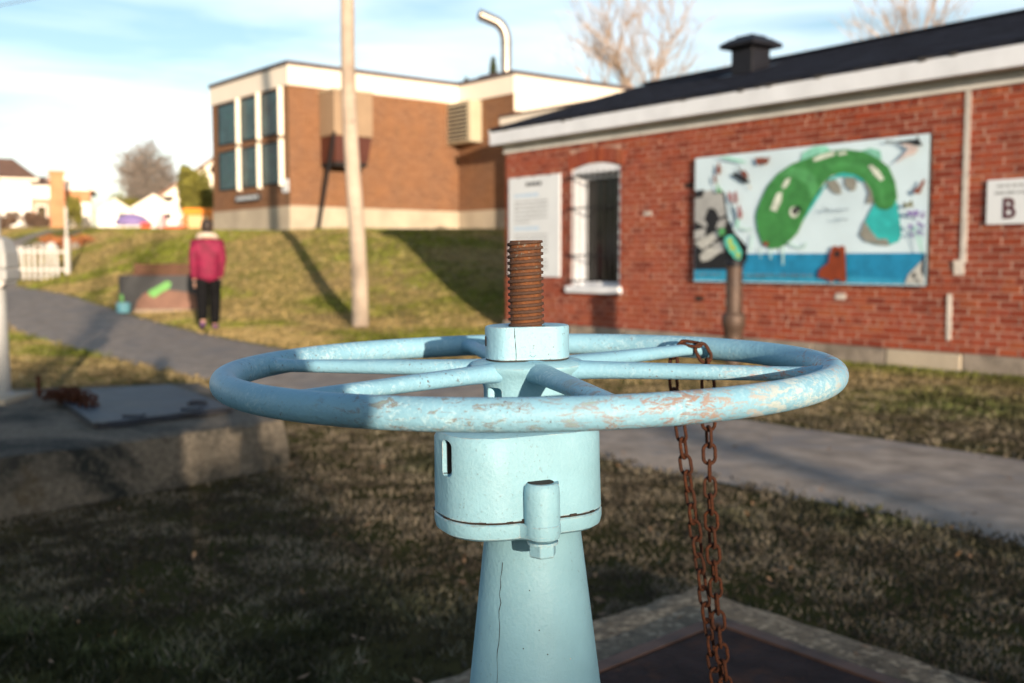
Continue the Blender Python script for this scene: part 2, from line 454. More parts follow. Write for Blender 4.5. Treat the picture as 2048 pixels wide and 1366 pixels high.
BLUE = (0.245, 0.455, 0.55)
MT = {
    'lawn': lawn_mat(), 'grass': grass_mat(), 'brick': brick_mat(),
    'paint': paint_mat('sky_blue_paint', BLUE, 0.10, 0.35),
    'rim_paint': paint_mat('worn_rim_paint_reflection', (0.20, 0.40, 0.52), 0.6, 1.0, [
        (0.13, -0.26, 0.89, 0.17, (0.27, 0.12, 0.065), 0.50), (0.22, -0.19, 0.885, 0.14, (0.44, 0.55, 0.56), 0.50), (0.29, -0.06, 0.9, 0.13, (0.33, 0.115, 0.050), 0.53),
        (-0.07, -0.29, 0.905, 0.12, (0.16, 0.085, 0.06), 0.53), (0.02, -0.30, 0.87, 0.24, (0.20, 0.33, 0.32), 0.57)]),  # last patch paints the green grass reflection low on the rim
    'nut_paint': paint_mat('cracked_nut_paint', (0.225, 0.42, 0.52), 0.9, 1.0),
    'screw': rust_mat('rusty_screw_steel', (0.085, 0.034, 0.016), (0.20, 0.072, 0.022), 110, (0.975, 1.03), (0.0165, 0.0178)),
    'chain': rust_mat('rusty_chain_steel', (0.016, 0.008, 0.006), (0.095, 0.026, 0.007), 220),
    'rust_plate': M('rusty_hatch_steel', (0.024, 0.016, 0.016), 0.8, 0.5, 9, 0.0, 0.6, 40, (0.085, 0.038, 0.020), 0.12),
    'blue_plate': M('blue_grey_hatch_steel', (0.024, 0.030, 0.044), 0.55, 0.45, 6, 0.1, 0.5, 30, (0.045, 0.042, 0.045), 0.25),
    'crack': M('dark_crack_and_slot_shade', (0.028, 0.020, 0.016), 0.9, 0.4, 80),
    'pad': concrete_mat('speckled_concrete', (0.30, 0.245, 0.175), (0.10, 0.08, 0.06), (0.07, 0.07, 0.05), 3.0, 0.56),
    'slab': concrete_mat('weathered_concrete', (0.165, 0.142, 0.112), (0.024, 0.027, 0.025), (0.085, 0.062, 0.032), 1.5, 0.47, 0.18),
    'asphalt': M('worn_asphalt', (0.31, 0.262, 0.22), 0.95, 0.30, 5.5, 0, 0.6, 90, (0.24, 0.22, 0.21), 0.1),
    'mortar': M('lime_mortar', (0.42, 0.27, 0.215), 0.95, 0.25, 9, 0, 0.4, 80),
    'mortar_white': M('pale_patch_mortar', (0.50, 0.46, 0.42), 0.9, 0.2, 8, 0, 0.4, 60),
    'white': M('white_wood_paint', (0.68, 0.71, 0.76), 0.6, 0.08, 3, 0, 0.1, 40),
    'frieze': M('cream_grey_board', (0.64, 0.63, 0.60), 0.7, 0.15, 3, 0, 0.1, 40),
    'drip': M('blackened_roof_edge', (0.05, 0.047, 0.045), 0.8, 0.4, 8),
    'roof': M('dark_asphalt_shingle', (0.015, 0.018, 0.030), 0.9, 0.35, 5, 0, 0.8, 60, spec=0.15),
    'vent': M('black_vent_metal', (0.010, 0.010, 0.014), 0.5, 0.3, 8, 0.0, spec=0.25),
    'stone': M('foundation_stone', (0.26, 0.22, 0.18), 0.9, 0.3, 5, 0, 0.8, 30, (0.12, 0.10, 0.08)),
    'dark_glass': glass_mat('dark_window_glass', (0.012, 0.011, 0.010)),
    'iron': M('black_iron', (0.014, 0.014, 0.016), 0.7, 0.3, 20, spec=0.15),
    'curtain': M('faded_curtain', (0.10, 0.08, 0.05), 0.9, 0.4, 3),
    'sign': M('white_sign_sheet', (0.66, 0.70, 0.74), 0.45, 0.04, 2),
    'sign_blue': M('pale_blue_print', (0.42, 0.58, 0.76), 0.5, 0.05, 3),
    'sign_grey': M('grey_print', (0.34, 0.36, 0.38), 0.5, 0.2, 6),
    'sign_black': M('black_print', (0.05, 0.05, 0.055), 0.5, 0.2, 6),
    'maroon': M('maroon_print', (0.075, 0.010, 0.018), 0.5, 0.1, 6),
    'brown_pipe': M('brown_iron_pipe', (0.075, 0.048, 0.036), 0.55, 0.35, 7, 0.2, 0.4, 60, (0.05, 0.035, 0.03)),
    'pole': M('bare_pole_wood', (0.40, 0.325, 0.26), 0.85, 0.3, 1.6, 0, 0.6, 14, (0.27, 0.20, 0.15)),
    'sbrick': school_brick_mat(),
    'cream': M('cream_metal_fascia', (0.78, 0.70, 0.60), 0.6, 0.04, 1.2),
    'coping': M('dark_brown_coping', (0.07, 0.052, 0.052), 0.6, 0.2, 2),
    'sfound': M('beige_foundation_concrete', (0.40, 0.34, 0.26), 0.9, 0.18, 1.2, 0, 0.3, 20),
    'teal_glass': glass_mat('teal_mottled_glass', (0.006, 0.026, 0.032), 0.35, 1.0),
    'fin': M('bright_white_fin', (0.88, 0.82, 0.70), 0.5, 0.03, 2),
    'beige': M('beige_metal', (0.28, 0.195, 0.125), 0.6, 0.12, 1.5),
    'redbrown': M('red_brown_metal', (0.075, 0.022, 0.014), 0.5, 0.15, 2),
    'louvre': M('cream_louvre_metal', (0.55, 0.49, 0.36), 0.45, 0.08, 3, 0.3),
    'dark': M('dark_void', (0.015, 0.014, 0.014), 0.9, 0.2, 3),
    'steel': M('polished_duct_steel', (0.27, 0.24, 0.215), 0.38, 0.3, 2, 0.75),
    'grey_steel': M('pale_grey_stand_paint', (0.33, 0.335, 0.33), 0.5, 0.12, 6, 0, 0.2, 60, (0.34, 0.32, 0.29)),
    'bark': M('pale_brown_bark', (0.44, 0.34, 0.27), 0.9, 0.3, 3),
    'bark2': M('grey_brown_bark', (0.27, 0.23, 0.20), 0.9, 0.3, 3),
    'needles': M('dark_conifer_needles', (0.035, 0.050, 0.018), 0.9, 0.45, 3),
    'hedge': M('olive_evergreen_leaves', (0.15, 0.14, 0.024), 0.8, 0.5, 2),
    'shrub': M('brown_winter_shrub', (0.12, 0.075, 0.05), 0.9, 0.4, 3),
    'hwhite': M('white_house_siding', (0.82, 0.79, 0.74), 0.7, 0.05, 1),
    'hroof': M('brown_house_shingle', (0.19, 0.105, 0.070), 0.9, 0.2, 2),
    'hbrick': M('orange_house_brick', (0.46, 0.215, 0.11), 0.9, 0.15, 2),
    'hbrick2': M('pink_brown_brick', (0.40, 0.24, 0.17), 0.9, 0.15, 2),
    'picket': M('white_picket_paint', (0.50, 0.485, 0.46), 0.7, 0.08, 3),
    'purple': M('purple_plastic', (0.26, 0.20, 0.42), 0.4, 0.08, 2),
    'red': M('red_plastic', (0.60, 0.07, 0.04), 0.4, 0.1, 2),
    'pink': M('pink_plastic', (0.70, 0.40, 0.42), 0.4, 0.06, 2),
    'orange': M('orange_plastic', (0.78, 0.24, 0.02), 0.4, 0.06, 2),
    'tan': M('tan_plastic', (0.66, 0.42, 0.20), 0.5, 0.06, 2),
    'jacket': M('magenta_quilted_jacket', (0.17, 0.005, 0.035), 0.75, 0.35, 9, 0, 0.6, 16),
    'fur': M('pale_fleece_lining', (0.55, 0.46, 0.38), 0.95, 0.2, 40, 0, 0.6, 80),
    'hair': M('dark_brown_hair', (0.022, 0.013, 0.010), 0.6, 0.4, 40),
    'skin': M('skin', (0.50, 0.28, 0.20), 0.6, 0.08, 9),
    'black_cloth': M('black_trousers', (0.007, 0.007, 0.008), 0.95, 0.3, 12, spec=0.1),
    'shoe': M('purple_trainer', (0.10, 0.045, 0.12), 0.6, 0.3, 14),
    'glove': M('black_glove', (0.012, 0.013, 0.018), 0.7, 0.3, 14),
    'navy': M('dark_navy_cloth', (0.02, 0.025, 0.04), 0.8, 0.2, 12),
    'charcoal': M('charcoal_paint', (0.030, 0.032, 0.036), 0.6, 0.2, 6),
    'plank': M('rust_brown_plank', (0.10, 0.045, 0.028), 0.85, 0.3, 4, 0, 0.3, 30),
    'hump': M('dusty_pink_brown_paint', (0.17, 0.088, 0.062), 0.7, 0.25, 4),
    'green_paint': M('light_green_paint', (0.10, 0.30, 0.07), 0.5, 0.2, 6),
    'sky_paint': M('light_blue_paint', (0.13, 0.34, 0.42), 0.5, 0.1, 6),
    'beige_base': M('pale_board', (0.26, 0.20, 0.15), 0.8, 0.15, 5),
    'cable': M('cable_sheath', (0.16, 0.14, 0.18), 0.7, 0.1, 4),
}
# ------------------------------------------------------------------ ground
def sst(a, b, x):
    t = np.clip((x - a) / (b - a), 0, 1)
    return t * t * (3 - 2 * t)

def vnoise(x, y, s, seed):
    """cheap value noise, numpy"""
    x = x * s; y = y * s
    xi = np.floor(x).astype(np.int64); yi = np.floor(y).astype(np.int64)
    fx = x - xi; fy = y - yi
    fx = fx * fx * (3 - 2 * fx); fy = fy * fy * (3 - 2 * fy)
    def h(a, b):
        n = (a * 374761393 + b * 668265263 + seed * 974634777) & 0x7fffffff
        n = (n ^ (n >> 13)) * 1274126177 & 0x7fffffff
        return ((n ^ (n >> 16)) & 0xffff) / 65535.0
    return (h(xi, yi) * (1 - fx) + h(xi + 1, yi) * fx) * (1 - fy) + (h(xi, yi + 1) * (1 - fx) + h(xi + 1, yi + 1) * fx) * fy

def fbm(x, y, s, seed, o=4):
    r = 0; a = 0.5
    for i in range(o):
        r = r + a * vnoise(x, y, s * 2 ** i, seed + i); a *= 0.5
    return r / (1 - 0.5 ** o)

def gz(x, y):
    """terrain height: flat along the path, a grassy bank rising to the school"""
    x = np.asarray(x, float); y = np.asarray(y, float)
    q = 0.8 * x + 0.6 * y
    z = 0.3 * sst(15, 27, y) + 1.68 * sst(5.9, 12.9, q) * sst(15.5, 28.5, y)
    z = z + 0.036 * np.clip(y - 30, 0, 60)
    z = z + (fbm(x, y, 0.5, 3, 3) - 0.5) * 0.035 * sst(2.0, 4.0, np.hypot(x, y - 1))
    return z

PATH = [(6.6, -0.6), (4.6, 1.8), (2.55, 4.95), (1.95, 5.65), (1.05, 6.75), (-0.9, 9.2), (-3.25, 12.25), (-5.9, 16.0), (-8.6, 20.0), (-11.6, 24.6), (-15.2, 29.8), (-20, 36.5)]
PW = [2.0, 2.0, 1.95, 1.95, 2.0, 2.2, 2.35, 2.5, 2.6, 2.7, 2.8, 2.9]
def resample(P, W, n):
    P = np.array(P, float); W = np.array(W)
    d = np.r_[0, np.cumsum(np.hypot(*np.diff(P, axis=0).T))]
    s = np.linspace(0, d[-1], n)
    f = lambda a: np.interp(s, d, a)
    x, y, w = f(P[:, 0]), f(P[:, 1]), f(W)
    for _ in range(6):
        x[1:-1] = (x[:-2] + 2 * x[1:-1] + x[2:]) / 4; y[1:-1] = (y[:-2] + 2 * y[1:-1] + y[2:]) / 4
    return x, y, w
PX, PY, PWID = resample(PATH, PW, 140)
def path_dist(x, y):
    """signed distance outside the path's edge"""
    best = np.full(np.shape(x), 1e9)
    for i in range(0, 140, 1):
        best = np.minimum(best, np.hypot(x - PX[i], y - PY[i]) - PWID[i] / 2)
    return best

def grid_mesh(name, xs, ys, zf, mat):
    X, Y = np.meshgrid(xs, ys)
    Z = zf(X, Y)
    v = np.stack([X, Y, Z], -1).reshape(-1, 3)
    nx, ny = len(xs), len(ys)
    i = np.arange((ny - 1) * (nx - 1)); a = (i // (nx - 1)) * nx + i % (nx - 1)
    f = np.stack([a, a + 1, a + nx + 1, a + nx], -1)
    me = bpy.data.meshes.new(name)
    me.from_pydata(v.tolist(), [], f.tolist())
    me.materials.append(mat)
    me.polygons.foreach_set('use_smooth', [True] * len(me.polygons))
    return link(name, me)

def dense(lo, hi, a, b, fine, grow=1.18, far=25):
    c = list(np.arange(a, b, fine)); s = fine; x = a; L = []
    while x > lo:
        s = min(s * grow, far); x -= s; L.append(x)
    s = fine; x = c[-1]; Rr = []
    while x < hi:
        s = min(s * grow, far); x += s; Rr.append(x)
    return np.array(sorted(L) + c + Rr)
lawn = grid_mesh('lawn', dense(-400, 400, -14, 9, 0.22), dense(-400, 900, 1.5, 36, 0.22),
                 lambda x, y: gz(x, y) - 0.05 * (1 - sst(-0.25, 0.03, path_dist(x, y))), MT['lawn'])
tag(lawn, kind='structure')
# the asphalt path, a ribbon with slightly ragged edges
mb = MB()
tx = np.gradient(PX); ty = np.gradient(PY); tl = np.hypot(tx, ty); nxv, nyv = -ty / tl, tx / tl
NP = 9
for i in range(140):
    for k in range(NP):
        u = (k / (NP - 1) - 0.5)
        w = PWID[i] * u
        if k in (0, NP - 1):
            w += random.uniform(-0.06, 0.06)
        x, y = PX[i] + nxv[i] * w, PY[i] + nyv[i] * w
        mb.v.append((x, y, float(gz(x, y)) + 0.012 - (0.05 if k in (0, NP - 1) else 0)))
for i in range(139):
    for k in range(NP - 1):
        a = i * NP + k
        mb.face((a, a + 1, a + NP + 1, a + NP))
tag(mb.build('path', MT['asphalt'], smooth=60), kind='structure')
# the side street in front of the far houses
mb = MB()
for x0, x1, y0, y1 in ((-60, -17.2, 39.5, 47),):
    n = 14
    for j in range(5):
        for i in range(n):
            x = x0 + (x1 - x0) * i / (n - 1); y = y0 + (y1 - y0) * j / 4
            mb.v.append((x, y, float(gz(x, y)) + 0.05))
    for j in range(4):
        for i in range(n - 1):
            a = j * n + i; mb.face((a, a + 1, a + n + 1, a + n))
tag(mb.build('street', MT['asphalt'], smooth=60), kind='structure')

# ------------------------------------------------------------------ brick pump house (wall plane: local y = 0, facing -y; local x runs towards the viewer)
TH = math.atan2(-0.801, 0.599)
GR = Matrix.Translation((-0.10, 16.80, 0)) @ Matrix.Rotation(TH, 4, 'Z')
house = empty('brick_building', (-0.10, 16.80, 0), 'low red brick building with dark shingle roof and white eaves beside the path', 'building', rot=(0, 0, TH))
LEN, DEP, ZB, ZT = 12.4, 6.2, 0.19, 2.85
W0, W1, WZ0, WZ1 = 1.60, 2.645, 0.765, 2.40     # window opening
mb = MB()
for b in ((0.012, W0, ZB, ZT), (W1, LEN, ZB, ZT), (W0, W1, ZB, WZ0 - 0.02), (W0, W1, WZ1 + 0.10, ZT)):
    mb.box(b[0], b[1], 0.008, 0.30, b[2], b[3])
mb.box(0.012, 0.30, 0.301, DEP, ZB, ZT); mb.box(LEN - 0.3, LEN, 0.301, DEP, ZB, ZT); mb.box(0.301, LEN - 0.301, DEP - 0.3, DEP, ZB, ZT)
# gable ends
for x in (0.012, LEN - 0.3):
    mb.prism([(0.008, ZT + 0.002), (DEP, ZT + 0.002), (DEP / 2, 4.02)], x, x + 0.25, Matrix(((0, 0, 1, 0), (1, 0, 0, 0), (0, 1, 0, 0), (0, 0, 0, 1))))
mb.build('wall', MT['mortar'], house)
# bricks: common bond, a header course every sixth, each brick its own object nearest the viewer, the rest joined
def brick_mesh(w, h, k):
    b = MB(); b.box(0, w, 0, 0.10, 0, h, None, 0.0022)
    return b.mesh('brick', MT['brick'])
CO = 0.0767
KINDS = {}
slots = []
for c in range(35):
    z = ZB + 0.004 + c * CO
    hd = (c % 6 == 3)
    L = 0.107 if hd else 0.213
    x = 0.0 - (0 if c % 2 == 0 else 0.104) + random.uniform(-0.004, 0.004)
    while x < LEN - 0.02:
        a, b = max(x, 0.0), min(x + L - 0.010, LEN)
        x += L
        if b - a < 0.03: continue
        if z + CO > ZT: continue
        top = z + 0.066
        if z > WZ0 - 0.08 and z < 2.74:
            if z < 2.42 and a < W1 and b > W0:
                for p, q in ((a, W0), (W1, b)):
                    if q - p > 0.03: slots.append((p, q, z))
                continue
            if z >= 2.42 and b > W0 - 0.10 and a < W1 + 0.10:
                if z >= 2.715: pass
                h_ = max(0.0, (z - 2.63) / 0.085); e_ = (1 - math.sqrt(max(0, 1 - h_))) / 2 * (W1 - W0 + 0.16)
                for p, q in ((a, min(b, W0 - 0.09 + e_)), (max(a, W1 + 0.09 - e_), b)):
                    if q - p > 0.03: slots.append((p, q, z))
                continue
        slots.append((a, b, z))
near = [s for s in slots if s[1] < 8.75]
near.sort(key=lambda s: -s[0])
# leave out bricks that the mural or signs hide when choosing the single ones
hid = lambda s: (4.12 < s[0] and s[1] < 7.30 and 0.90 < s[2] < 2.30) or (0.2 < s[0] < 1.2 and 0.95 < s[2] < 2.3) or (8.0 < s[0] and s[1] < 8.85 and 1.55 < s[2] < 1.8)
single = set([s for s in near if not hid(s)][:286])
rest = MB()
for s in slots:
    a, b, z = s
    jy = random.uniform(-0.0025, 0.0035)
    if s in single:
        w = round(b - a, 2); key = (w, random.randrange(3))
        if key not in KINDS:
            KINDS[key] = brick_mesh(w, 0.066, key[1])
        o = link('brick', KINDS[key], house, (a + (b - a - w) / 2, jy, z + random.uniform(-0.001, 0.001)))
        o.rotation_euler = (random.uniform(-0.012, 0.012), 0, random.uniform(-0.008, 0.008))
    else:
        rest.box(a, b, jy, jy + 0.10, z, z + 0.066, None, 0.0018)
tag(rest.build('brickwork', MT['brick'], house), kind='stuff')
hj = MB()                                                     # pale pointing in the upright joints
for a, b, z in slots:
    if b < LEN - 0.05 and not (W0 - 0.02 < b < W1 - 0.01 and 0.70 < z < 2.7) and random.random() < 0.93:
        hj.box(b - 0.001, b + 0.0105, 0.0015 + random.uniform(-0.002, 0.003), 0.02, z - 0.002, z + 0.067)
tag(hj.build('head_joints', M('pale_pointing', (0.44, 0.31, 0.25), 0.95, 0.25, 3), house), kind='stuff')
# arch of upright bricks over the window
NA = 14
for k in range(NA):
    u = (k + 0.5) / NA
    x = W0 - 0.08 + (W1 - W0 + 0.16) * u
    rise = 0.085 * (1 - (2 * u - 1) ** 2)
    b = MB(); b.box(-0.034, 0.034, -0.004, 0.10, 0, 0.205, None, 0.002)
    o = b.build('brick', MT['brick'], house, loc=(x, random.uniform(-0.002, 0.002), 2.425 + rise))
    o.rotation_euler = (0, (u - 0.5) * 0.42, 0)
# damaged, protruding and missing bricks below the mural
for x, z in ((4.15, 0.64), (6.17, 0.72), (3.2, 1.75), (3.95, 2.08)):
    b = MB(); b.box(-0.07, 0.07, -0.006, 0.05, -0.03, 0.034, None, 0.008)
    b.build('patch_brick', MT['mortar_white'] if x in (3.2, 6.17) else MT['crack'], house, loc=(x + (0.1 if x == 6.17 else 0), 0, z))
# pale mortar seam where a pipe ran
mb = MB()
mb.box(7.675, 7.735, -0.012, 0.01, 1.10, 2.83, None, 0.004)
mb.build('mortar_seam', MT['mortar_white'], house)
mb = MB(); mb.box(7.62, 7.72, -0.014, 0.01, 0.98, 1.12, None, 0.01)
mb.build('mortar_seam', MT['mortar_white'], house)
mb = MB(); mb.box(7.55, 7.595, -0.012, 0.01, 0.31, 0.78, None, 0.004)
mb.build('mortar_seam', MT['mortar_white'], house)
# foundation of dressed blocks
x = -0.03
while x < LEN:
    w = random.uniform(0.7, 1.25)
    b = MB(); b.box(x, min(x + w - 0.012, LEN + 0.03), -0.035 + random.uniform(-0.008, 0.008), 0.30, -0.45, ZB - 0.004, None, 0.006)
    bevel(b.build('foundation_stone', MT['stone'] if abs(x - 7.2) > 0.5 else MT['sfound'], house), 0.012, 1)
    x += w
# window: deep painted reveal, frame, pane, curtain, grille
mb = MB()
mb.box(W0 - 0.001, W0 + 0.035, 0.015, 0.29, WZ0, 2.41); mb.box(W1 - 0.035, W1 + 0.001, 0.015, 0.29, WZ0, 2.41)
mb.build('window_reveal', MT['white'], house)
n = 12; pts = [(W0, 2.37)] + [(W0 + (W1 - W0) * k / n, 2.415 + 0.09 * (1 - (2 * k / n - 1) ** 2)) for k in range(n + 1)] + [(W1, 2.37)]
mb = MB(); mb.prism(pts, -0.29, -0.012, Matrix(((1, 0, 0, 0), (0, 0, -1, 0), (0, 1, 0, 0), (0, 0, 0, 1))))
mb.build('window_head', MT['white'], house)
wf = MB()
for a, b, c, d in ((W0 + 0.036, W0 + 0.10, WZ0, 2.37), (W1 - 0.10, W1 - 0.036, WZ0, 2.37), (W0 + 0.101, W1 - 0.101, WZ0, WZ0 + 0.07), (W0 + 0.101, W1 - 0.101, 2.30, 2.37)):
    wf.box(a, b, 0.21, 0.27, c, d)
wf = wf.build('window', MT['white'], house)
p = MB(); p.box(W0 + 0.10, W1 - 0.10, 0.235, 0.245, WZ0 + 0.07, 2.30)
p.build('pane', MT['dark_glass'], wf)
mb = MB()
for k in range(2):
    mb.box(W0 + 0.44 + k * 0.03, W0 + 0.455 + k * 0.03, 0.225, 0.234, WZ0 + 0.09, 2.28)
mb.build('curtain_edge', MT['curtain'], wf)
mb = MB(); mb.box(W0 - 0.05, W1 + 0.05, -0.07, 0.28, 0.665, 0.762)
bevel(mb.build('window_sill', MT['white'], house), 0.008)
gr = MB()
gr.bar((W0 - 0.03, -0.045, 0.84), (W1 + 0.03, -0.045, 0.84), 0.012, 0.022)
gr = gr.build('window_grille', MT['iron'], house)
for z in (1.20, 1.88, 2.32):
    b = MB(); b.bar((W0 - 0.03, -0.045, z), (W1 + 0.03, -0.045, z), 0.012, 0.022); b.build('rail', MT['iron'], gr)
for k in range(9):
    x = W0 + 0.02 + (W1 - W0 - 0.04) * k / 8
    b = MB(); b.tube([(x, -0.058, 0.79), (x, -0.058, 2.39)], 0.007, 6)
    b.build('bar', MT['iron'], gr)
# eaves
mb = MB(); mb.box(-0.02, LEN + 0.02, -0.028, 0.0, 2.80, 2.922)
mb.build('frieze_board', MT['frieze'], house)
mb = MB(); mb.box(-0.10, LEN + 0.1, -0.20, -0.0, 2.923, 2.94)
mb.build('soffit', MT['frieze'], house)
mb = MB(); mb.box(-0.11, LEN + 0.11, -0.235, -0.201, 2.92, 3.145)
bevel(mb.build('fascia', MT['white'], house), 0.006)
mb = MB()
for k in range(150):
    x = -0.11 + (LEN + 0.22) * k / 150
    mb.box(x, x + (LEN + 0.22) / 150 - 0.001, -0.241 - random.uniform(0, 0.004), -0.200, 3.142 - (random.random() ** 3) * 0.045, 3.162)
tag(mb.build('roof_edge_drip', MT['drip'], house), kind='stuff')
# rake boards at the gable
for sx in (-0.11, LEN + 0.08):
    mb = MB()
    mb.bar((sx + 0.015, -0.23, 3.07), (sx + 0.015, DEP / 2, 4.07), 0.03, 0.17); mb.bar((sx + 0.015, DEP + 0.23, 3.07), (sx + 0.015, DEP / 2, 4.07), 0.03, 0.17)
    mb.build('rake_board', MT['white'], house)
# roof: two slopes of overlapping shingle courses
roof = MB()
for sgn in (0, 1):
    a = Vector((0, -0.25, 3.165)) if not sgn else Vector((0, DEP + 0.25, 3.165))
    e = Vector((0, DEP / 2, 4.185))
    M4 = (e - a)
    nrm = Vector((0, -M4.z, M4.y)).normalized() if not sgn else Vector((0, M4.z, -M4.y)).normalized()
    if nrm.z < 0: nrm = -nrm
    p = [a, e]; 
    v = [Vector((x, q.y, q.z)) - nrm * d for x in (-0.13, LEN + 0.13) for q in p for d in (0.002, 0.05)]
    roof.add(v, [(0, 2, 3, 1), (4, 5, 7, 6), (0, 4, 6, 2), (1, 3, 7, 5), (0, 1, 5, 4), (2, 6, 7, 3)])
roof = roof.build('roof', MT['roof'], house)
sh = MB()
a = Vector((0, -0.25, 3.165)); e = Vector((0, DEP / 2, 4.185)); d = (e - a); nrm = Vector((0, -d.z, d.y)).normalized(); NC = 24
for c in range(NC):
    p0, p1 = a + d * (c / NC), a + d * ((c + 1.15) / NC if c < NC - 1 else 1)
    x = -0.13 + (0.15 if c % 2 else 0)
    x0 = -0.13
    while x0 < LEN + 0.13:
        x1 = min(x0 + (0.31 if x0 > -0.13 or c % 2 == 0 else 0.155), LEN + 0.13)
        t = random.uniform(0.006, 0.011)
        sh.add([Vector((x0 + 0.003, p0.y, p0.z)) + nrm * t, Vector((x1 - 0.003, p0.y, p0.z)) + nrm * t, Vector((x1 - 0.003, p1.y, p1.z)) + nrm * 0.001, Vector((x0 + 0.003, p1.y, p1.z)) + nrm * 0.001,
                Vector((x0 + 0.003, p0.y, p0.z)), Vector((x1 - 0.003, p0.y, p0.z))], [(0, 1, 2, 3), (4, 5, 1, 0)])
        x0 = x1
tag(sh.build('shingles', MT['roof'], roof), kind='stuff')
mb = MB(); mb.bar((-0.13, DEP / 2, 4.20), (LEN + 0.13, DEP / 2, 4.20), 0.20, 0.02)
mb.build('ridge_cap', MT['roof'], roof)
# black square roof vent
rv = MB(); rv.box(3.17, 3.55, 1.62, 2.00, 3.55, 4.12)
rv = rv.build('roof_vent', MT['vent'], house); bevel(rv, 0.01)
mb = MB()
mb.rings([[(3.36 + sx * r, 1.81 + sy * r, z) for sx, sy in ((-1, -1), (1, -1), (1, 1), (-1, 1))] for r, z in ((0.30, 4.10), (0.31, 4.12), (0.31, 4.16), (0.20, 4.235), (0.16, 4.235), (0.15, 4.27))])
mb.build('vent_cap', MT['vent'], rv)
mb = MB(); mb.box(3.04, 3.68, 1.45, 2.15, 3.70, 3.715, Matrix.Translation((3.36, 1.8, 3.79)) @ Matrix.Rotation(math.atan2(1.065, 3.45), 4, 'X') @ Matrix.Translation((-3.36, -1.8, -3.70)))
mb.build('flashing', MT['vent'], rv)
mb = MB(); mb.lathe([(0.0, 0), (0.045, 0.0), (0.045, 0.012), (0, 0.012)], 16, M=Matrix.Translation((3.169, 1.76, 4.0)) @ Matrix.Rotation(R(-90), 4, 'Y'))
mb.build('vent_sticker', MT['sign'], rv)

# ------------------------------------------------------------------ things on the wall
def on_wall(x, y, z):
    return GR @ Vector((x, y, z))
def wall_thing(name, label, cat, x, z, group=None):
    return empty(name, on_wall(x, 0, z), label, cat, group, (0, 0, TH))
mur = wall_thing('mural_board', 'wide painted mural board of a green fish leaping over blue water', 'mural', 4.10, 0.857)
mb = MB(); mb.box(0, 3.24, -0.059, -0.012, 0, 1.555)
bevel(mb.build('board', MT['dark'], mur), 0.003)
mb = MB(); mb.box(0.004, 3.236, -0.0602, -0.0595, 0.004, 1.551); mb.build('painted_sky', M('mural_sky_paint', (0.58, 0.73, 0.82), 0.55, 0.09, 1.2), mur)
mb = MB()
for x in (0.4, 1.6, 2.8):
    mb.box(x, x + 0.06, -0.0125, 0.004, 0.05, 1.5)
mb.build('batten', MT['iron'], mur)
PC = {'sea': (0.012, 0.21, 0.40), 'seal': (0.03, 0.30, 0.50), 'black': (0.012, 0.012, 0.014), 'grey': (0.36, 0.37, 0.37), 'lgrey': (0.46, 0.47, 0.45), 'dgrey': (0.10, 0.10, 0.10), 'mint': (0.22, 0.56, 0.44),
      'teal': (0.03, 0.42, 0.42), 'putty': (0.25, 0.25, 0.22), 'green': (0.045, 0.22, 0.055), 'green2': (0.06, 0.27, 0.075), 'green3': (0.075, 0.30, 0.10), 'shine': (0.60, 0.66, 0.58), 'red': (0.26, 0.03, 0.035), 'pale': (0.42, 0.62, 0.58),
      'rust': (0.22, 0.038, 0.010), 'brown': (0.20, 0.055, 0.03), 'sand': (0.62, 0.50, 0.36), 'blush': (0.62, 0.52, 0.50), 'olive': (0.16, 0.15, 0.05), 'plum': (0.28, 0.10, 0.11), 'slate': (0.12, 0.20, 0.26), 'aqua': (0.08, 0.50, 0.40),
      'lime': (0.42, 0.55, 0.10), 'lilac': (0.24, 0.18, 0.44), 'ink': (0.10, 0.17, 0.24)}
PM = {k: M('mural_' + k, c, 0.55, 0.22, 9) for k, c in PC.items()}
